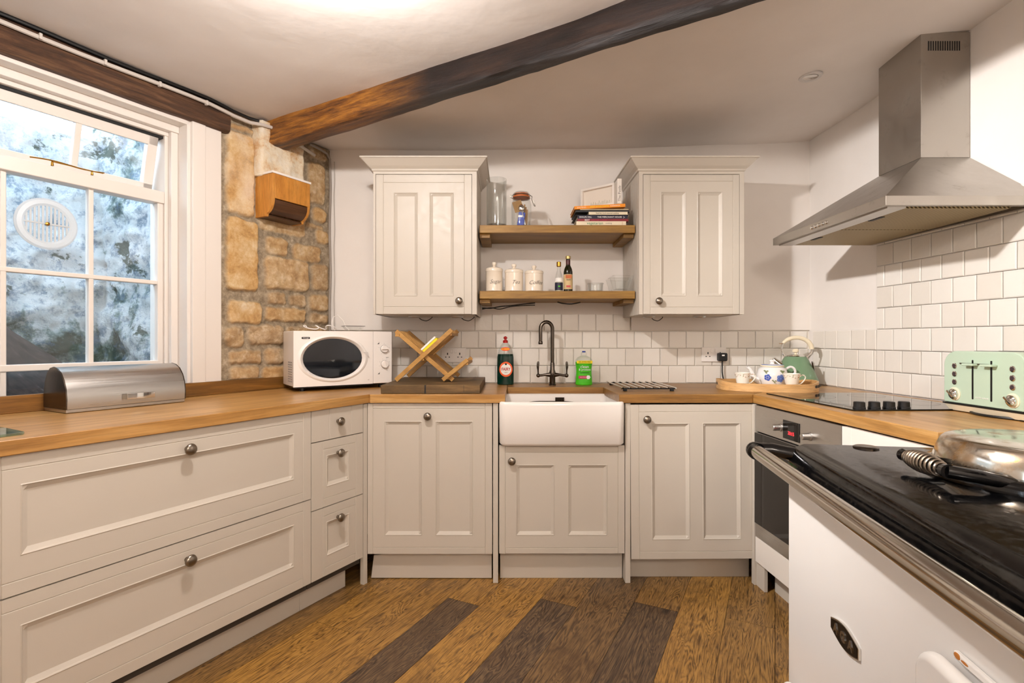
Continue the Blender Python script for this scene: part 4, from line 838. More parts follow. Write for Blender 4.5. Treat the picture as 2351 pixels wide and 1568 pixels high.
mb.add(vs, [(i * n_ + k, i * n_ + (k + 1) % n_, (i + 1) * n_ + (k + 1) % n_, (i + 1) * n_ + k) for i in range(len(ls) - 1) for k in range(n_)])
dr = mb.build('door', M_PLAS, u, ang=30)
mb = MB(); mb.add([ell(a, 1.0, .006) for a in angs] + [ell(a, .5, .002) for a in angs], [(k, (k + 1) % n_, n_ + (k + 1) % n_, n_ + k) for k in range(n_)] + [tuple(range(n_, 2 * n_))]); mb.build('window', mat('smoked_microwave_glass', (16, 20, 26), .07), dr)
a_, b_ = mwp(842, 812); MB().prism([(a_ - .022, b_ + .010), (a_ + .004, b_ + .008), (a_ + .012, b_ - .020), (a_ - .006, b_ - .006)], -.0075, -.0055, 'y').build('door_release_notch', M_PLAG, dr)
a_, b_ = mwp(702, 776); o = MB().prism(rrect(a_ - .020, a_ + .020, b_ - .005, b_ + .005, .0045), -.0016, .0, 'y').build('brand_badge', M_INK, u); text("De'Longhi", .0085, M_INKW, u, (a_, -.0022, b_), sx=.8)
B(xd + .0008, W_, .0, .014, zb, zt).build('control_panel', M_PLAS, u, bevel=.003)
for (px, py, kk, tz) in ((882, 801, R(90), 5), (883, 836, R(-10), 8)):
    a_, b_ = mwp(px, py); o = tb([(.0215, 0), (.0215, .002)], (0, 0, 0), '-y', 28).build('dial_ring', M_INKG, u); o.location = (a_, 0, b_)
    kd = tb([(.0205, 0), (.020, .010), (.018, .013)], (0, 0, 0), '-y', 28).build('dial', M_PLAS, u); kd.location = (a_, -.0005, b_)
    gr = B(-.003, .003, -.020, -.012, -.0185, .0185).build('dial_grip', M_PLAS, kd, bevel=.0015); gr.rotation_euler = (0, kk, 0)
    mb = MB()
    for q in range(tz):
        an = R(-150 + 300 * q / (tz - 1)); mb.box(-.0022, .0022, -.0006, 0, -.0004, .0006, Matrix.Translation((a_ + .030 * math.sin(an), 0, b_ + .030 * math.cos(an))))
    mb.build('dial_marks', M_INKG, u, smooth=False)
for px, py in ((868, 788), (869, 857)): a_, b_ = mwp(px, py); MB().prism([(a_ - .006, b_ - .005), (a_ + .006, b_ - .005), (a_ + .006, b_ + .007), (a_ + .002, b_ - .001)], -.0007, 0, 'y').build('power_symbol', M_INK, u)
a_, b_ = mwp(889, 820.5); text('600W', .006, M_INKG, u, (a_, -.0005, b_)); a_, b_ = mwp(846, 872); text('CE', .007, M_INKG, u, (a_, -.0008, b_))
mb = MB()
for i in range(5):
    for j in range(9): mb.box(.0030, .0042, .05 + .018 * i, .058 + .018 * i, .045 + .012 * j, .051 + .012 * j)
mb.build('side_vents', M_INKG, u, smooth=False)
for x in (.05, W_ - .05):
    for y in (.04, D_ - .04): tb([(.012, 0), (.012, zb + .001)], (x, y, 0), 'z', 12).build('foot', M_BLKP, u)
B(.01, W_ - .01, .02, D_ - .01, zb - .008, zb).build('underside', M_BLKP, u)
def mwl(x, y, z): return wl(MW, x, y, z)
ZM = ZT + zt + .0035
pts = [];
for i in range(46):
    t = i / 45; a = t * 14; pts.append(mwl(.075 + .17 * t + .016 * math.cos(a * 1.5), .12 + .03 * math.sin(a), ZM + .008 + .010 * (1 + math.sin(a * 1.3))))
pts += [mwl(.235, .17, ZM + .045), mwl(.245, .18, ZM + .075), mwl(.27, .19, ZM + .088), mwl(.30, .19, ZM + .06), mwl(.315, .18, ZM + .02), mwl(.33, .17, ZM + .006)]
o = MB().tube(pts, .0026, 6).build('coiled_cable', M_PLAS); tag(o, 'tangled thin white cable on top of the microwave', 'cable')
u = thing('plastic_tub', 'small clear flared plastic tub on top of the microwave', 'tub', mwl(.345, .15, ZM), MW[2])
lo, hi = rrect(-.032, .032, -.03, .03, .008, 3), rrect(-.052, .052, -.042, .042, .01, 3); k = len(lo)
mb = MB(); mb.add([(a, b, 0) for a, b in lo] + [(a, b, .026) for a, b in hi] + [(a * 1.06, b * 1.06, .028) for a, b in hi], [(i * k + j, i * k + (j + 1) % k, (i + 1) * k + (j + 1) % k, (i + 1) * k + j) for i in range(2) for j in range(k)] + [tuple(range(k))]); mb.build('tub_body', M_GLASS, u)
MB().tube([(a * 1.06, b * 1.06, .028) for a, b in hi], .0012, 5, True).build('rim', M_INKG, u)
# ---------------------------------------------------------------- chopping board and dish rack
u = thing('chopping_board', 'thick worn wooden chopping board under the bamboo dish rack', 'chopping board', (-.379, 2.775, ZT + .0005))
B(-.237, .237, -.277, .272, 0, .0405).build('board', M_BOARD, u, bevel=.002)
mb = MB(); mb.prism([(-.028, -.2778), (-.0255, -.2778), (-.018, -.2765), (-.020, -.2765)], 0, .0408); mb.box(.1595, .1608, -.2776, -.276, .006, .0408); mb.build('crack', M_INK, u, smooth=False)
ZB = ZT + .0415
u = thing('dish_rack', 'folding bamboo cross-frame dish rack standing on the chopping board', 'dish rack', (-.43, 2.66, ZB))
def bar(p, q, y0, y1, w=.011):
    (ax, az), (bx2, bz) = p, q; L = math.hypot(bx2 - ax, bz - az); nx_, nz_ = -(bz - az) / L * w, (bx2 - ax) / L * w
    return MB().prism([(ax - nx_, az - nz_), (bx2 - nx_, bz - nz_), (bx2 + nx_, bz + nz_), (ax + nx_, az + nz_)], y0, y1, 'y')
def pt(px, py, k=451): return ((px - CX) / k + .43, H - (py - CY) / k - ZB)
A0, A1 = (-.150, .010), pt(1037, 757); B0, B1 = pt(907, 760), (.140, .010); C0, C1 = pt(1016, 874), pt(1073, 826); C0 = (C0[0], .012)
dy_ = .31
for y in (0, dy_):
    bar(A0, A1, y, y + .016).build('long_leg', M_BAMB, u, bevel=.001); bar(B0, B1, y + .018, y + .034).build('long_leg', M_BAMB, u, bevel=.001); bar(C0, C1, y, y + .016, .010).build('short_leg', M_BAMB, u, bevel=.001)
mid = (-.005, .135)
def lerp(a, b, t): return (a[0] + (b[0] - a[0]) * t, a[1] + (b[1] - a[1]) * t)
for i in range(7):
    y = .045 + .036 * i; bar(lerp(A0, A1, .52), lerp(A0, A1, .98), y, y + .009, .009).build('slat', M_BAMB, u); bar(lerp(B0, B1, .02), lerp(B0, B1, .47), y + .012, y + .021, .009).build('slat', M_BAMB, u)
def crossb(c, w=.010, h=.007): return B(c[0] - w, c[0] + w, .008, dy_ + .026, c[1] - h, c[1] + h)
for c in (lerp(A0, A1, .965), lerp(B0, B1, .03), (A0[0] + .265, A0[1] + .10) if 0 else lerp(C0, C1, .94), lerp(B0, B1, .47), lerp(A0, A1, .47), lerp(B0, B1, .90)): crossb((c[0], c[1] - .014)).build('cross_rail', M_BAMB, u, bevel=.001)
bar(lerp(B0, B1, .53), lerp(B0, B1, .88), .09, .28, .003).build('lower_slat_panel', M_BAMB, u)
u = thing('kitchen_sponge', 'yellow sponge with white scourer lying in the dish rack', 'sponge', (-.405, 2.705, ZB + .175), 0)
q = thing('x', None, None); D.objects.remove(q)
u.rotation_euler = (0, R(-43), 0)
B(-.045, .055, -.02, .075, -.005, .020).build('foam', M_YEL, u, bevel=.003); B(-.045, .055, -.02, .075, .0205, .031).build('scourer', M_INKW, u, bevel=.002)
# ---------------------------------------------------------------- tray and tea things
u = thing('serving_tray', 'light birch oval tray with cut-out handles in the back right corner', 'tray', (1.335, 2.728, ZT + .0008), R(-14))
def oval(s, z, n=72, e=2.6, ax=.238, ay=.187):
    out = []
    for i in range(n):
        a = 2 * math.pi * i / n; c, s_ = math.cos(a), math.sin(a); out.append((s * ax * abs(c) ** (2 / e) * (1 if c > 0 else -1) if 1 else 0, s * ay * abs(s_) ** (2 / e) * (1 if s_ > 0 else -1), z))
    return out
def rimh(i, n=72): c = abs(math.cos(2 * math.pi * i / n)); return .040 + .010 * max(0, (c - .75) / .25)
n_ = 72; o0 = oval(1, 0); i0 = oval(.965, 0); vs = [(x, y, 0) for x, y, _ in o0] + [(x, y, rimh(k)) for k, (x, y, _) in enumerate(o0)] + [(x, y, rimh(k)) for k, (x, y, _) in enumerate(i0)] + [(x, y, .006) for x, y, _ in i0]
mb = MB(); fs = [(r * n_ + k, r * n_ + (k + 1) % n_, (r + 1) * n_ + (k + 1) % n_, (r + 1) * n_ + k) for r in range(3) for k in range(n_)] + [tuple(range(n_)), tuple(range(3 * n_, 4 * n_))]
mb.add(vs, fs); mb.build('tray_body', M_TRAY, u, ang=40)
for ang_ in (-32, 180):
    k0 = int(ang_ / 5) % 72; p = Vector(o0[k0]); q2 = Vector(o0[(k0 + 1) % 72]) - Vector(o0[k0 - 1]); a = math.atan2(q2.y, q2.x)
    o = MB().prism(rrect(-.028, .028, .016, .030, .0068, 5), -.0035, .0035, 'y').build('handle_slot', M_CABD, u); o.location = (p.x * .985, p.y * .985, .004); o.rotation_euler = (0, 0, a)
M_FLOR = mat('white_china_with_floral_band', (240, 234, 222), .12); n = N(M_FLOR); v = n.coord()
sp = n.n('ShaderNodeSeparateXYZ'); n.l(v, sp.inputs[0]); band = n.n('ShaderNodeMapRange'); band.inputs[1].default_value = .044; band.inputs[2].default_value = .048; n.l(sp.outputs[2], band.inputs[0])
band2 = n.n('ShaderNodeMapRange'); band2.inputs[1].default_value = .066; band2.inputs[2].default_value = .063; n.l(sp.outputs[2], band2.inputs[0]); mm = n.n('ShaderNodeMath', operation='MULTIPLY'); n.l(band.outputs[0], mm.inputs[0]); n.l(band2.outputs[0], mm.inputs[1])
vn = n.noise(v, 130, 3, .6); m3 = n.n('ShaderNodeMath', operation='MULTIPLY'); n.l(mm.outputs[0], m3.inputs[0]); n.l(n.ramp(vn, [(.54, g(0)), (.58, g(1))]), m3.inputs[1])
n.col(n.mix(m3.outputs[0], srgb(242, 236, 224), n.ramp(n.noise(v, 60, 2), [(.45, (196, 140, 120)), (.55, (150, 150, 110))])))
def cup(x, y, label, rz, saucer, z):
    u = thing('teacup', label, 'teacup', (x, y, z), rz)
    tb([(.020, 0), (.021, .003), (.024, .006), (.031, .020), (.035, .045), (.041, .070), (.0395, .070), (.0335, .045), (.029, .020), (.002, .012)], (0, 0, 0), 'z', 36).build('bowl', M_FLOR, u)
    MB().tube([(.035, 0, .052), (.048, 0, .062), (.060, 0, .060), (.064, 0, .048), (.056, 0, .032), (.042, 0, .018), (.030, 0, .014)], .0028, 8).build('handle', M_FLOR, u)
    return u
s = thing('saucer', 'white gold-edged saucer under the left teacup on the tray', 'saucer', (1.238, 2.775, ZT + .008)); tb([(.028, 0), (.050, .003), (.068, .011), (.066, .0125), (.045, .006), (.002, .004)], (0, 0, 0), 'z', 40).build('dish', M_FLOR, s)
tb([(.0675, .0115), (.0690, .0122), (.0675, .0128)], (0, 0, 0), 'z', 40, False).build('gold_rim', M_BRASS, s)
cup(1.238, 2.778, 'floral-banded white teacup on a saucer at the left of the tray', R(-10), 1, ZT + .0135)
cup(1.452, 2.690, 'floral-banded white teacup at the right of the tray, in front of the teapot', R(-12), 0, ZT + .0145)
sp_ = thing('teaspoon', 'small steel teaspoon resting on the left saucer', 'spoon', (1.262, 2.728, ZT + .0185), R(-15)); mb = MB(); mb.ball((-.01, 0, .001), .010, 10, 1.4, 1, .3); mb.tube([(0, 0, .001), (.03, 0, .004), (.055, .004, .004)], .0018, 6); mb.build('bowl_and_stem', M_CHROME, sp_)
u = thing('teapot', 'white teapot painted with blue flowers on the tray', 'teapot', (1.418, 2.822, ZT + .0080), R(-8))
bp_ = [(.052, 0), (.056, .003), (.068, .018), (.076, .045), (.076, .065), (.069, .090), (.058, .102), (.054, .104)]
M_CHINA = mat('white_china', (238, 236, 234), .12)
tb(bp_, (0, 0, 0), 'z', 40).build('body', M_CHINA, u); tb([(.0775, .012), (.0710, .020), (.0712, .022)], (0, 0, 0), 'z', 40, False) if 0 else None
ld = tb([(.055, .104), (.057, .106), (.057, .113), (.050, .116), (.020, .119), (.012, .121), (.009, .128), (.015, .136), (.012, .141), (.002, .143)], (0, 0, 0), 'z', 32).build('lid', M_CHINA, u)
tb([(.0568, .1045), (.0585, .107), (.0585, .111), (.0568, .1135)], (0, 0, 0), 'z', 32, False).build('cream_band', M_CREAM, ld); tb([(.0555, .1132), (.052, .1164), (.045, .1170)], (0, 0, 0), 'z', 32, False).build('blue_band', M_BLUEL, ld)
tb([(.0600, .0065), (.0650, .0125)], (0, 0, 0), 'z', 40, False).build('patterned_band', M_KRAFT, u)
MB().tube([(-.060, 0, .025), (-.085, 0, .035), (-.100, 0, .060), (-.112, 0, .088), (-.128, 0, .102)], [.020, .016, .012, .009, .008], 14).build('spout', M_CHINA, u)
MB().tube([(.068, 0, .092), (.090, 0, .104), (.108, 0, .098), (.116, 0, .078), (.106, 0, .050), (.085, 0, .034), (.068, 0, .030)], .0062, 10).build('handle', M_CHINA, u)
def flower(parent, az, z, r, m1, m2):
    R0 = .0765 if .03 < z < .07 else .073; o_ = MB(); pts = []
    def wrap(dx, dz): a = az + dx / R0; rr = R0 + .0008 - max(0, (z + dz) - .066) * .42 - max(0, .044 - (z + dz)) * .28; return (rr * math.sin(a), -rr * math.cos(a), z + dz)
    mb = MB()
    vs = [wrap(0, 0)]
    for i in range(40): a = 2 * math.pi * i / 40; q = r * (.78 + .22 * abs(math.cos(2.5 * a))); vs.append(wrap(q * math.cos(a), q * math.sin(a)))
    mb.add(vs, [(0, i + 1, (i + 1) % 40 + 1) for i in range(40)]); mb.build('painted_flower', m1, parent)
    mb = MB()
    for i in range(6):
        a = 2 * math.pi * i / 6; p = wrap(r * .4 * math.cos(a), r * .4 * math.sin(a)); mb.ball(p, r * .11, 8, 1, .5, 1)
    mb.build('flower_heart', m2, parent)
    return
flower(u, -.18, .073, .0225, M_BLUE, M_BLUEL); flower(u, -.62, .050, .018, mat('mid_blue_glaze', (66, 92, 176), .3), M_CHINA); flower(u, .22, .046, .0215, M_BLUEL, M_BLUE)
for az, z, s_ in ((.36, .080, 1), (-.75, .080, .9), (-.22, .030, .7), (.68, .035, .7)):
    mb = MB(); R0 = .0772 if z < .07 else .0745
    for dx, dz in ((0, 0), (.008, .004), (-.006, .006), (.004, -.006)):
        a = az + dx / R0; mb.ball((R0 * math.sin(a), -R0 * math.cos(a), z + dz), .006 * s_, 8, 1.1, .4, .7)
    mb.build('painted_leaf', M_LEAF, u)
# ---------------------------------------------------------------- kettle
u = thing('kettle', 'sage green pyramid kettle with cream arched handle in the corner', 'kettle', (1.600, 2.925, ZT), R(-12))
tb([(.104, 0), (.106, .004), (.106, .012), (.100, .014)], (0, 0, 0), 'z', 40).build('power_base', M_BLKP, u)
tb([(.108, .014), (.112, .018), (.112, .030), (.110, .032)], (0, 0, 0), 'z', 40).build('steel_collar', M_CHROME, u)
tb([(.113, .032), (.113, .036), (.098, .075), (.080, .115), (.064, .148), (.056, .160), (.050, .165)], (0, 0, 0), 'z', 40).build('body', M_KET, u)
ld = tb([(.050, .165), (.048, .170), (.030, .176), (.008, .178)], (0, 0, 0), 'z', 32).build('lid', M_CHROME, u)
tb([(.006, .176), (.006, .184), (.015, .190), (.017, .198), (.013, .206), (.002, .208)], (0, 0, 0), 'z', 20).build('lid_knob', M_CREAM, ld)
mb = MB(); mb.tube([(-.078, 0, .115), (-.098, 0, .130), (-.116, 0, .150)], [.024, .019, .012], 14); mb.build('spout', M_CHROME, u)
hp = [(.004 + .078 * math.cos(R(a)), 0, .208 + .062 * math.sin(R(a))) for a in range(-2, 160, 9)]
MB().tube(hp, [.0125] * 6 + [.0115] * (len(hp) - 9) + [.010, .009, .008], 12).build('handle', M_CREAM, u)
mb = MB(); mb.tube([hp[0], (.082, 0, .190), (.070, 0, .176), (.056, 0, .162)], .0055, 8); mb.tube([hp[-1], (-.072, 0, .210), (-.068, 0, .185), (-.056, 0, .165)], .0048, 8); mb.tube([(-.085, 0, .238), (-.065, 0, .236)], .004, 6); mb.build('handle_bracket', M_CHROME, u)
o = MB().prism(rrect(-.0055, .0055, -.045, .045, .005), -.002, .004, 'y').build('water_gauge', M_DKMET, u); o.location = (.083, -.031, .098); o.rotation_euler = (R(-10), R(-24), R(72))
MB().tube([(.09, -.02, .006), (.11, -.03, .004), (.125, -.01, .004)], .003, 6).build('power_cable', M_BLKP, u)
# ---------------------------------------------------------------- hob
u = thing('ceramic_hob', 'black glass four-knob hob set into the right worktop', 'hob', wl(RIGHT, .30, .30, ZT + .0003), RIGHT[2])
B(-.297, .297, -.248, .255, 0, .0055).build('glass_plate', M_HOB, u, bevel=.001)
for i in range(4): tb([(.0205, .0055), (.0205, .010), (.019, .012), (.0185, .029), (.016, .031)], (.266, -.206 + .0565 * i, 0), 'z', 28).build('control_knob', M_BLKP, u)
mb = MB()
for x, y, r in ((-.15, -.12, .09), (-.15, .13, .07), (.10, -.12, .07), (.10, .13, .09)): mb.lathe([(r, .0056), (r + .0015, .00565), (r + .0015, .0056)], (x, y, 0), 'z', 48, False)
mb.build('zone_markings', M_INKG, u)
# ---------------------------------------------------------------- oven
u = thing('built_in_oven', 'steel and dark glass built-in oven below the hob', 'oven', wl(RIGHT, .032, .002), RIGHT[2])
OW = .596
B(0, OW, .02, .52, .24, .845).build('oven_body', M_CABD, u, smooth=False)
B(0, OW, -.018, .02, .728, .848).build('control_panel', M_STEEL, u, bevel=.001)
B(.232, .348, -.0205, -.017, .738, .815).build('display', M_HOB, u, bevel=.0005); text('20:15', .020, M_LED, u, (.292, -.0208, .765), name='clock_digits', ext=.0002)
for x, z in ((.225, .777), (.415, .777)): tb([(.017, 0), (.017, .004), (.0135, .006), (.013, .032), (.0115, .034)], (x - .018 if x < .3 else x, -.018, z), '-y', 28).build('control_knob', M_STEEL, u)
dr = B(.0, OW, -.018, .02, .236, .722).build('door_frame', M_STEEL, u, bevel=.001); B(.0, OW, -.0225, -.0175, .300, .720).build('door_glass', M_OVGL, dr, bevel=.001)
mb = MB(); mb.tube([(.05, -.06, .675), (OW - .05, -.06, .675)], .008, 12); mb.box(.07, .085, -.06, -.02, .668, .682); mb.box(OW - .085, OW - .07, -.06, -.02, .668, .682); mb.build('door_handle', M_STEEL, dr)
u = thing('oven_housing', 'white plinth drawer front and housing below the oven', 'cabinet', wl(RIGHT, .032, .002), RIGHT[2])
B(0, OW, -.018, .0, .118, .2335).build('filler_panel', M_TRIM, u, bevel=.001); B(.055, OW, .045, .06, 0, .125).build('plinth', M_CAB, u)
u = thing('base_cabinet', 'white-fronted cabinet with round knob between the oven and the range cooker', 'cabinet', wl(RIGHT, .632, .002), RIGHT[2])
B(0, .39, .003, .52, .10, .850).build('carcass', M_CABD, u, smooth=False)
d = door('drawer', u, .002, .388, .710, .848, (.05, .34), (), (), m=M_TRIM); d2 = door('door', u, .002, .388, .132, .706, (.05, .34), (.17, .67), [(.09, .30, .22, .62)], m=M_TRIM)
knob(d, .075, .045); B(0, .39, .045, .06, 0, .128).build('plinth', M_CAB, u)
# ---------------------------------------------------------------- toaster
u = thing('toaster', 'mint green four-slice toaster with two levers on the right worktop', 'toaster', (1.60, 1.926, ZT), R(-90))
TW, TD, z0, z1 = .312, .235, .032, .218
def tprof(x0, x1, za, zb_, r, n=8): return [(x0, za), (x1, za)] + arc(x1 - r, zb_ - r, r, 0, 90, n) + arc(x0 + r, zb_ - r, r, 90, 180, n)
MB().prism(tprof(0, TW, z0, z1, .052), 0, TD, 'y').build('body', M_MINT, u, bevel=.004, ang=30)
B(-.003, TW + .003, -.003, TD + .003, .0265, .0315).build('black_band', M_BLKP, u, bevel=.001)
MB().prism([(.012, .012), (TW - .012, .012), (TW - .012, TD - .012), (.012, TD - .012)], .003, .026, 'z', top=[(0, 0), (TW, 0), (TW, TD), (0, TD)]).build('cream_base', M_CREAM, u, bevel=.002)
for x, y in ((.04, .04), (TW - .04, .04), (.04, TD - .04), (TW - .04, TD - .04)): tb([(.01, 0), (.01, .004)], (x, y, 0), 'z', 10).build('foot', M_RUB, u)
for x in (.1205, .1905):
    MB().prism(rrect(x - .003, x + .003, .052, .188, .0028), -.0012, .001, 'y').build('lever_slot', M_BLKP, u)
    lv = thing('q', None, None); D.objects.remove(lv)
    MB().prism(rrect(x - .022, x + .022, .168, .176, .003), -.022, -.001, 'y').build('lever', M_MINT, u, bevel=.002)
MB().tube([(.072, -.003, .1745), (.185, -.003, .1745)], .0022, 6).build('lever_bar', M_PEWTER, u)
for x in (.048, .265):
    for z in (.165, .136, .107): tb([(.0100, 0), (.0100, .0025), (.0075, .0035)], (x, 0, z), '-y', 20).build('button', M_CHROME, u); tb([(.0066, .0034), (.0066, .0042)], (x, 0, z), '-y', 16).build('button_cap', mat('dark_grey_button', (62, 50, 54), .4), u)
    tb([(.0235, 0), (.0235, .002), (.022, .0025)], (x, 0, .064), '-y', 32).build('dial_surround', M_CREAM, u)
    kd = tb([(.0185, .002), (.0180, .010), (.012, .015), (.002, .017)], (x, 0, .064), '-y', 32).build('browning_dial', M_CHROME, u); o = B(-.0035, .0035, -.021, -.012, -.017, .017).build('dial_grip', M_CHROME, kd, bevel=.0015); o.location = (x, 0, .064); o.rotation_euler = (0, R(-50), 0)
text('morphy richards', .0075, M_INKW, u, (.156, -.0006, .060))
o = MB().tube([(.10 + .02 * i, .012 - .022 * math.sin(i * .42), .0046 if i else .006) for i in range(9)] + [(.30, .02, .0046), (.33, .08, .0046)], .0045, 8).build('power_cable', M_BLKP, u)
mb = MB(); mb.prism(rrect(.05, .26, .06, .09, .004), z1 - .002, z1 + .001); mb.prism(rrect(.05, .26, .15, .18, .004), z1 - .002, z1 + .001)
mb = MB(); mb.prism(rrect(.055, .257, .06, .088, .004), z1 - .001, z1 + .0008); mb.build('bread_slot', M_BLKP, u); mb = MB(); mb.prism(rrect(.055, .257, .148, .176, .004), z1 - .001, z1 + .0008); mb.build('bread_slot', M_BLKP, u)
# ---------------------------------------------------------------- cooker hood
u = thing('cooker_hood', 'stainless steel chimney cooker hood on the right wall', 'cooker hood', (1.56, 2.21, 1.619))
def wx(y): return 1.81 + (y - 2.57) * math.tan(R(90 - 86)) * -1 - .003
ya, yb, xf = -.39, .39, 1.31 - 1.56
def xw(y): return wx(2.21 + y) - 1.56
low = [(xf, ya), (xw(ya), ya), (xw(yb), yb), (xf, yb)]
mb = MB(); v0 = [(x, y, .003) for x, y in low]; v1 = [(x, y, .036) for x, y in low]; cxf, ca, cb_ = 1.645 - 1.56, -.12, .12
v2 = [(xf + .07, ya + .06, .052), (xw(ya + .06), ya + .06, .052), (xw(yb - .07), yb - .07, .052), (xf + .07, yb - .07, .052)]
v3 = [(cxf, ca, .262), (xw(ca), ca, .262), (xw(cb_), cb_, .262), (cxf, cb_, .262)]
inn = [(xf + .02, ya + .02, .003), (xw(ya) - .02, ya + .02, .003), (xw(yb) - .02, yb - .02, .003), (xf + .02, yb - .02, .003)]; in2 = [(x, y, .02) for x, y, z in inn]
ls = [in2, inn, v0, v1, v3]; vs = sum(ls, []); mb.add(vs, [(i * 4 + k, i * 4 + (k + 1) % 4, (i + 1) * 4 + (k + 1) % 4, (i + 1) * 4 + k) for i in range(len(ls) - 1) for k in range(4)] + [(0, 1, 2, 3), (16, 17, 18, 19)])
mb.build('canopy', M_HOOD, u, smooth=False, bevel=.0008)
mb = MB(); mb.prism([(cxf, ca), (xw(ca), ca), (xw(cb_), cb_), (cxf, cb_)], .263, .765); mb.build('chimney', M_HOOD, u, smooth=False, bevel=.001)
mb = MB()
for i in range(14): mb.box(cxf + .028 + .0095 * i, cxf + .0325 + .0095 * i, ca - .0008, ca + .001, .69, .728)
mb.build('vent_slots', M_INK, u, smooth=False)
B(xf + .035, xw(0) - .06, ya + .03, -.003, -.001, .010).build('grease_filter', M_MESH, u, smooth=False); B(xf + .10, xw(0) - .06, .003, yb - .03, -.001, .010).build('grease_filter', M_MESH, u, smooth=False) if 0 else B(xf + .035, xw(0) - .06, .003, yb - .03, -.001, .010).build('grease_filter', M_MESH, u, smooth=False)
mb = MB(); mb.box(xf + .02, xf + .085, ya + .02, yb - .02, -.0025, .004); mb.build('light_strip', M_STEEL, u, smooth=False)
for y in (-.20, .19): B(xf + .092, xf + .108, y - .035, y + .035, -.003, .0).build('filter_catch', M_INK, u)
for i in range(5): tb([(.0075, 0), (.0075, .003), (.005, .006)], (xf, -.055 + .026 * i, .017), '-y', 16) if 0 else None
for i in range(5):
    o = tb([(.0075, 0), (.0075, .003), (.005, .006)], (0, 0, 0), '-y', 16).build('push_button', M_CHROME, u); o.location = (xf, -.050 + .026 * i, .019); o.rotation_euler = (0, 0, R(-90))
# ---------------------------------------------------------------- ceiling downlight
zl = zc(1.354, 2.354)
u = thing('ceiling_downlight', 'small round unlit downlight in the white ceiling', 'downlight', (1.354, 2.354, zl - .002))
tb([(.030, .002), (.032, -.004), (.046, -.004), (.049, .002)], (0, 0, 0), 'z', 36, False).build('bezel', M_PLAG, u); o = tb([(.030, .0), (.026, .002), (.002, .003)], (0, 0, -.001), 'z', 28).build('lamp_lens', M_CHROME, u); o.rotation_euler = (R(8), 0, 0)
zl = zc(-.52, 1.30)
u = thing('ceiling_lamp', 'lit round ceiling lamp above the room, near the window', 'lamp', (-.52, 1.30, zl)); tb([(.06, .01), (.06, -.02), (.05, -.03), (.002, -.03)], (0, 0, 0), 'z', 32).build('fitting', M_TRIM, u)
# ---------------------------------------------------------------- range cooker
u = thing('range_cooker', 'white enamelled range cooker with black top and steel front rail', 'range cooker', (AGA[0], AGA[1], 0), AGA[2])
AW, AD, AT = 1.30, .70, .86
B(0.003, AW, 0.0, AD, .10, .766).build('enamel_body', M_ENAM, u, bevel=.010, seg=4)
B(.03, AW - .03, .05, AD, .0, .1).build('plinth', M_BLK, u)
mb = MB(); prof = [(-.004, .767), (-.008, .775), (-.008, .79), (0, .80), (.006, .815), (.012, .838), (.024, .852), (.045, AT), (AD, AT), (AD, .767)]
mb.prism(prof, -.006, AW + .006, 'x'); mb.build('top_plate', M_BLK, u, bevel=.004, seg=3, ang=45)
yr, zr = -.078, .832
MB().tube([(-.012, yr, zr), (AW - .02, yr, zr)], .0195, 28).build('towel_rail', M_RAIL, u)
for x in (-.028, AW - .02):
    mb = MB(); mb.tube([(x - .004 if x < 0 else x + .02, yr, zr), (x + .018, yr, zr)], [.021, .0245], 24); mb.ball((x - .002, yr, zr), .0245, 20); mb.tube([(x, yr, zr + .001), (x + .004, yr + .045, zr + .004), (x + .03, yr + .105, zr - .004)], [.021, .019, .019], 18); mb.build('rail_bracket', M_BLK, u)
# badge
bd = MB().prism([(-.064, -.012), (-.064, .012)] + [(-.064 + .128 * i / 14, .012 + .014 * math.sin(math.pi * i / 14)) for i in range(1, 14)] + [(.064, .012), (.064, -.012)] + [(.064 - .128 * i / 14, -.012 - .014 * math.sin(math.pi * i / 14)) for i in range(1, 14)], -.006, 0, 'y').build('badge', M_CHROME, u, bevel=.001); bd.location = (.355, 0, .511)
o = MB().prism([(-.060, -.010), (-.060, .010)] + [(-.060 + .12 * i / 14, .010 + .013 * math.sin(math.pi * i / 14)) for i in range(1, 14)] + [(.060, .010), (.060, -.010)] + [(.060 - .12 * i / 14, -.010 - .013 * math.sin(math.pi * i / 14)) for i in range(1, 14)], -.0068, -.0055, 'y').build('badge_face', M_BLK, bd)
for ch, x, s_ in (('A', -.034, .028), ('G', 0, .030), ('A', .034, .028)): text(ch, s_, M_CHROME, bd, (x, -.0075, 0), name='badge_letter', ext=.0012, bold=.0012)
def rdoor(x0, x1, z0, z1, name):
    d = MB().prism(rrect(x0, x1, z0, z1, .045, 10), -.034, -.006, 'y').build(name, M_ENAM, u, bevel=.020, seg=6, ang=60)
    B(x0 + .03, x1 - .03, -.008, 0, z0 + .02, z1 - .02).build('door_gasket', M_RUST, d)
    return d
rdoor(.045, .40, .10, .235, 'lower_left_door'); dd = rdoor(.655, .985, .43, .676, 'top_oven_door'); rdoor(.655, .985, .12, .39, 'bottom_oven_door')
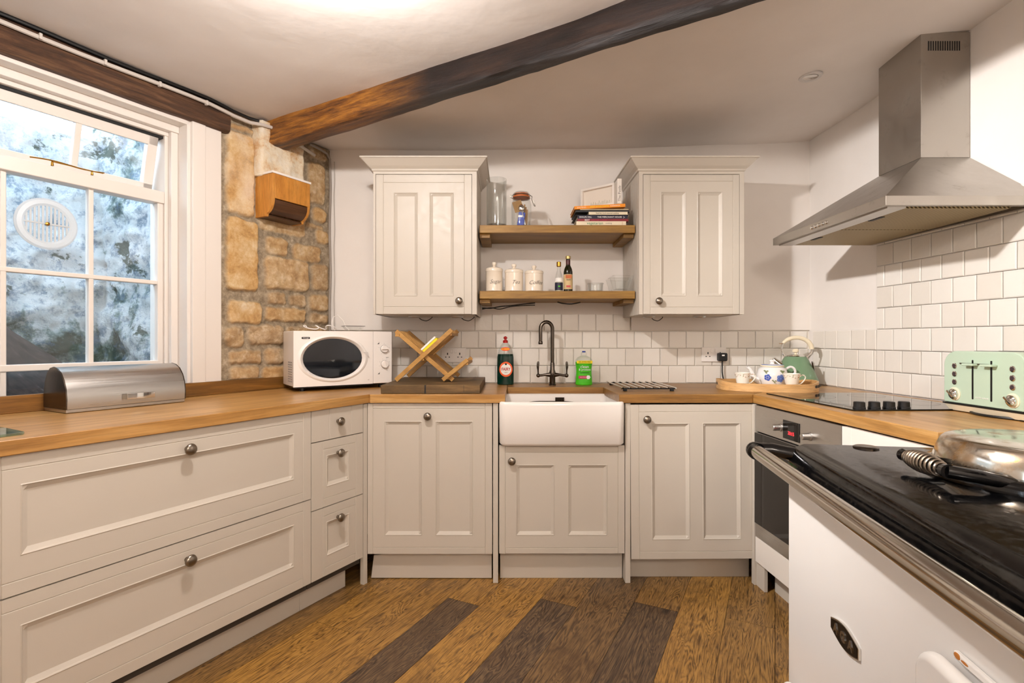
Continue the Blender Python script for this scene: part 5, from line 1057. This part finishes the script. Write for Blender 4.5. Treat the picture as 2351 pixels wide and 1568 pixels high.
B(.712, .95, -.010, -.001, .682, .694).build('door_catch_ledge', M_ENAM, u, bevel=.003); MB().ball((.722, -.0095, .689), .006, 12, 1.3, .25, .8).ball((.738, -.0095, .688), .005, 12, 1.8, .25, .5).build('rust_patch', M_RUST, u)
# flue cap and temperature disc
tb([(.030, AT), (.030, AT + .004), (.026, AT + .006), (.012, AT + .006)], (.036, .185, 0), 'z', 28).build('plate_cap', M_DKMET, u)
# insulated lid
lc = (.318, .40)
ld = thing('q', None, None); D.objects.remove(ld)
ring = tb([(.212, AT), (.212, AT + .014), (.205, AT + .022), (.19, AT + .024)], (lc[0], lc[1], 0), 'z', 64).build('lid_ring', M_BLK, u, ang=50)
tb([(.188, AT + .0235), (.1885, AT + .028), (.180, AT + .056), (.173, AT + .071), (.166, AT + .077), (.154, AT + .080), (.08, AT + .083), (.002, AT + .084)], (lc[0], lc[1], 0), 'z', 72).build('lid_dome', M_LID, u, ang=60)
hx, hy, hz_ = .357, .150, AT + .034
ys_ = [(lc[0] - .10, lc[1] - .175)]
mb = MB(); hs, he = hx - .070, hx + .064
mb.tube([(hs - .010, hy, hz_), (hs + .004, hy, hz_)], [.0135, .0125], 14); mb.tube([(hs - .004, hy, hz_), (hs + .02, hy + .05, hz_ - .006), (lc[0] - .07, lc[1] - .17, AT + .014)], [.0125, .011, .010], 12); mb.build('lid_handle_arm', M_BLK, u)
mb = MB(); mb.tube([(he - .004, hy, hz_), (he + .012, hy, hz_)], [.0125, .0145], 14); mb.tube([(he + .006, hy, hz_), (he + .02, hy + .05, hz_ - .006), (lc[0] + .12, lc[1] - .13, AT + .013)], [.0135, .013, .012], 12); mb.build('lid_handle_arm', M_BLK, u)
pts = []
for i in range(11 * 16 + 1):
    t = i / (11 * 16); rr = .0095 + .0105 * math.sin(math.pi * t) ** .8; a = 2 * math.pi * i / 16; pts.append((hs + .006 + (he - hs - .012) * t, hy + rr * math.cos(a), hz_ + rr * math.sin(a)))
MB().tube(pts, .0032, 8).build('coil_handle', M_PEWTER, u)
MB().tube([(hs, hy, hz_), (he, hy, hz_)], .0045, 8).build('handle_rod', M_BLK, u)
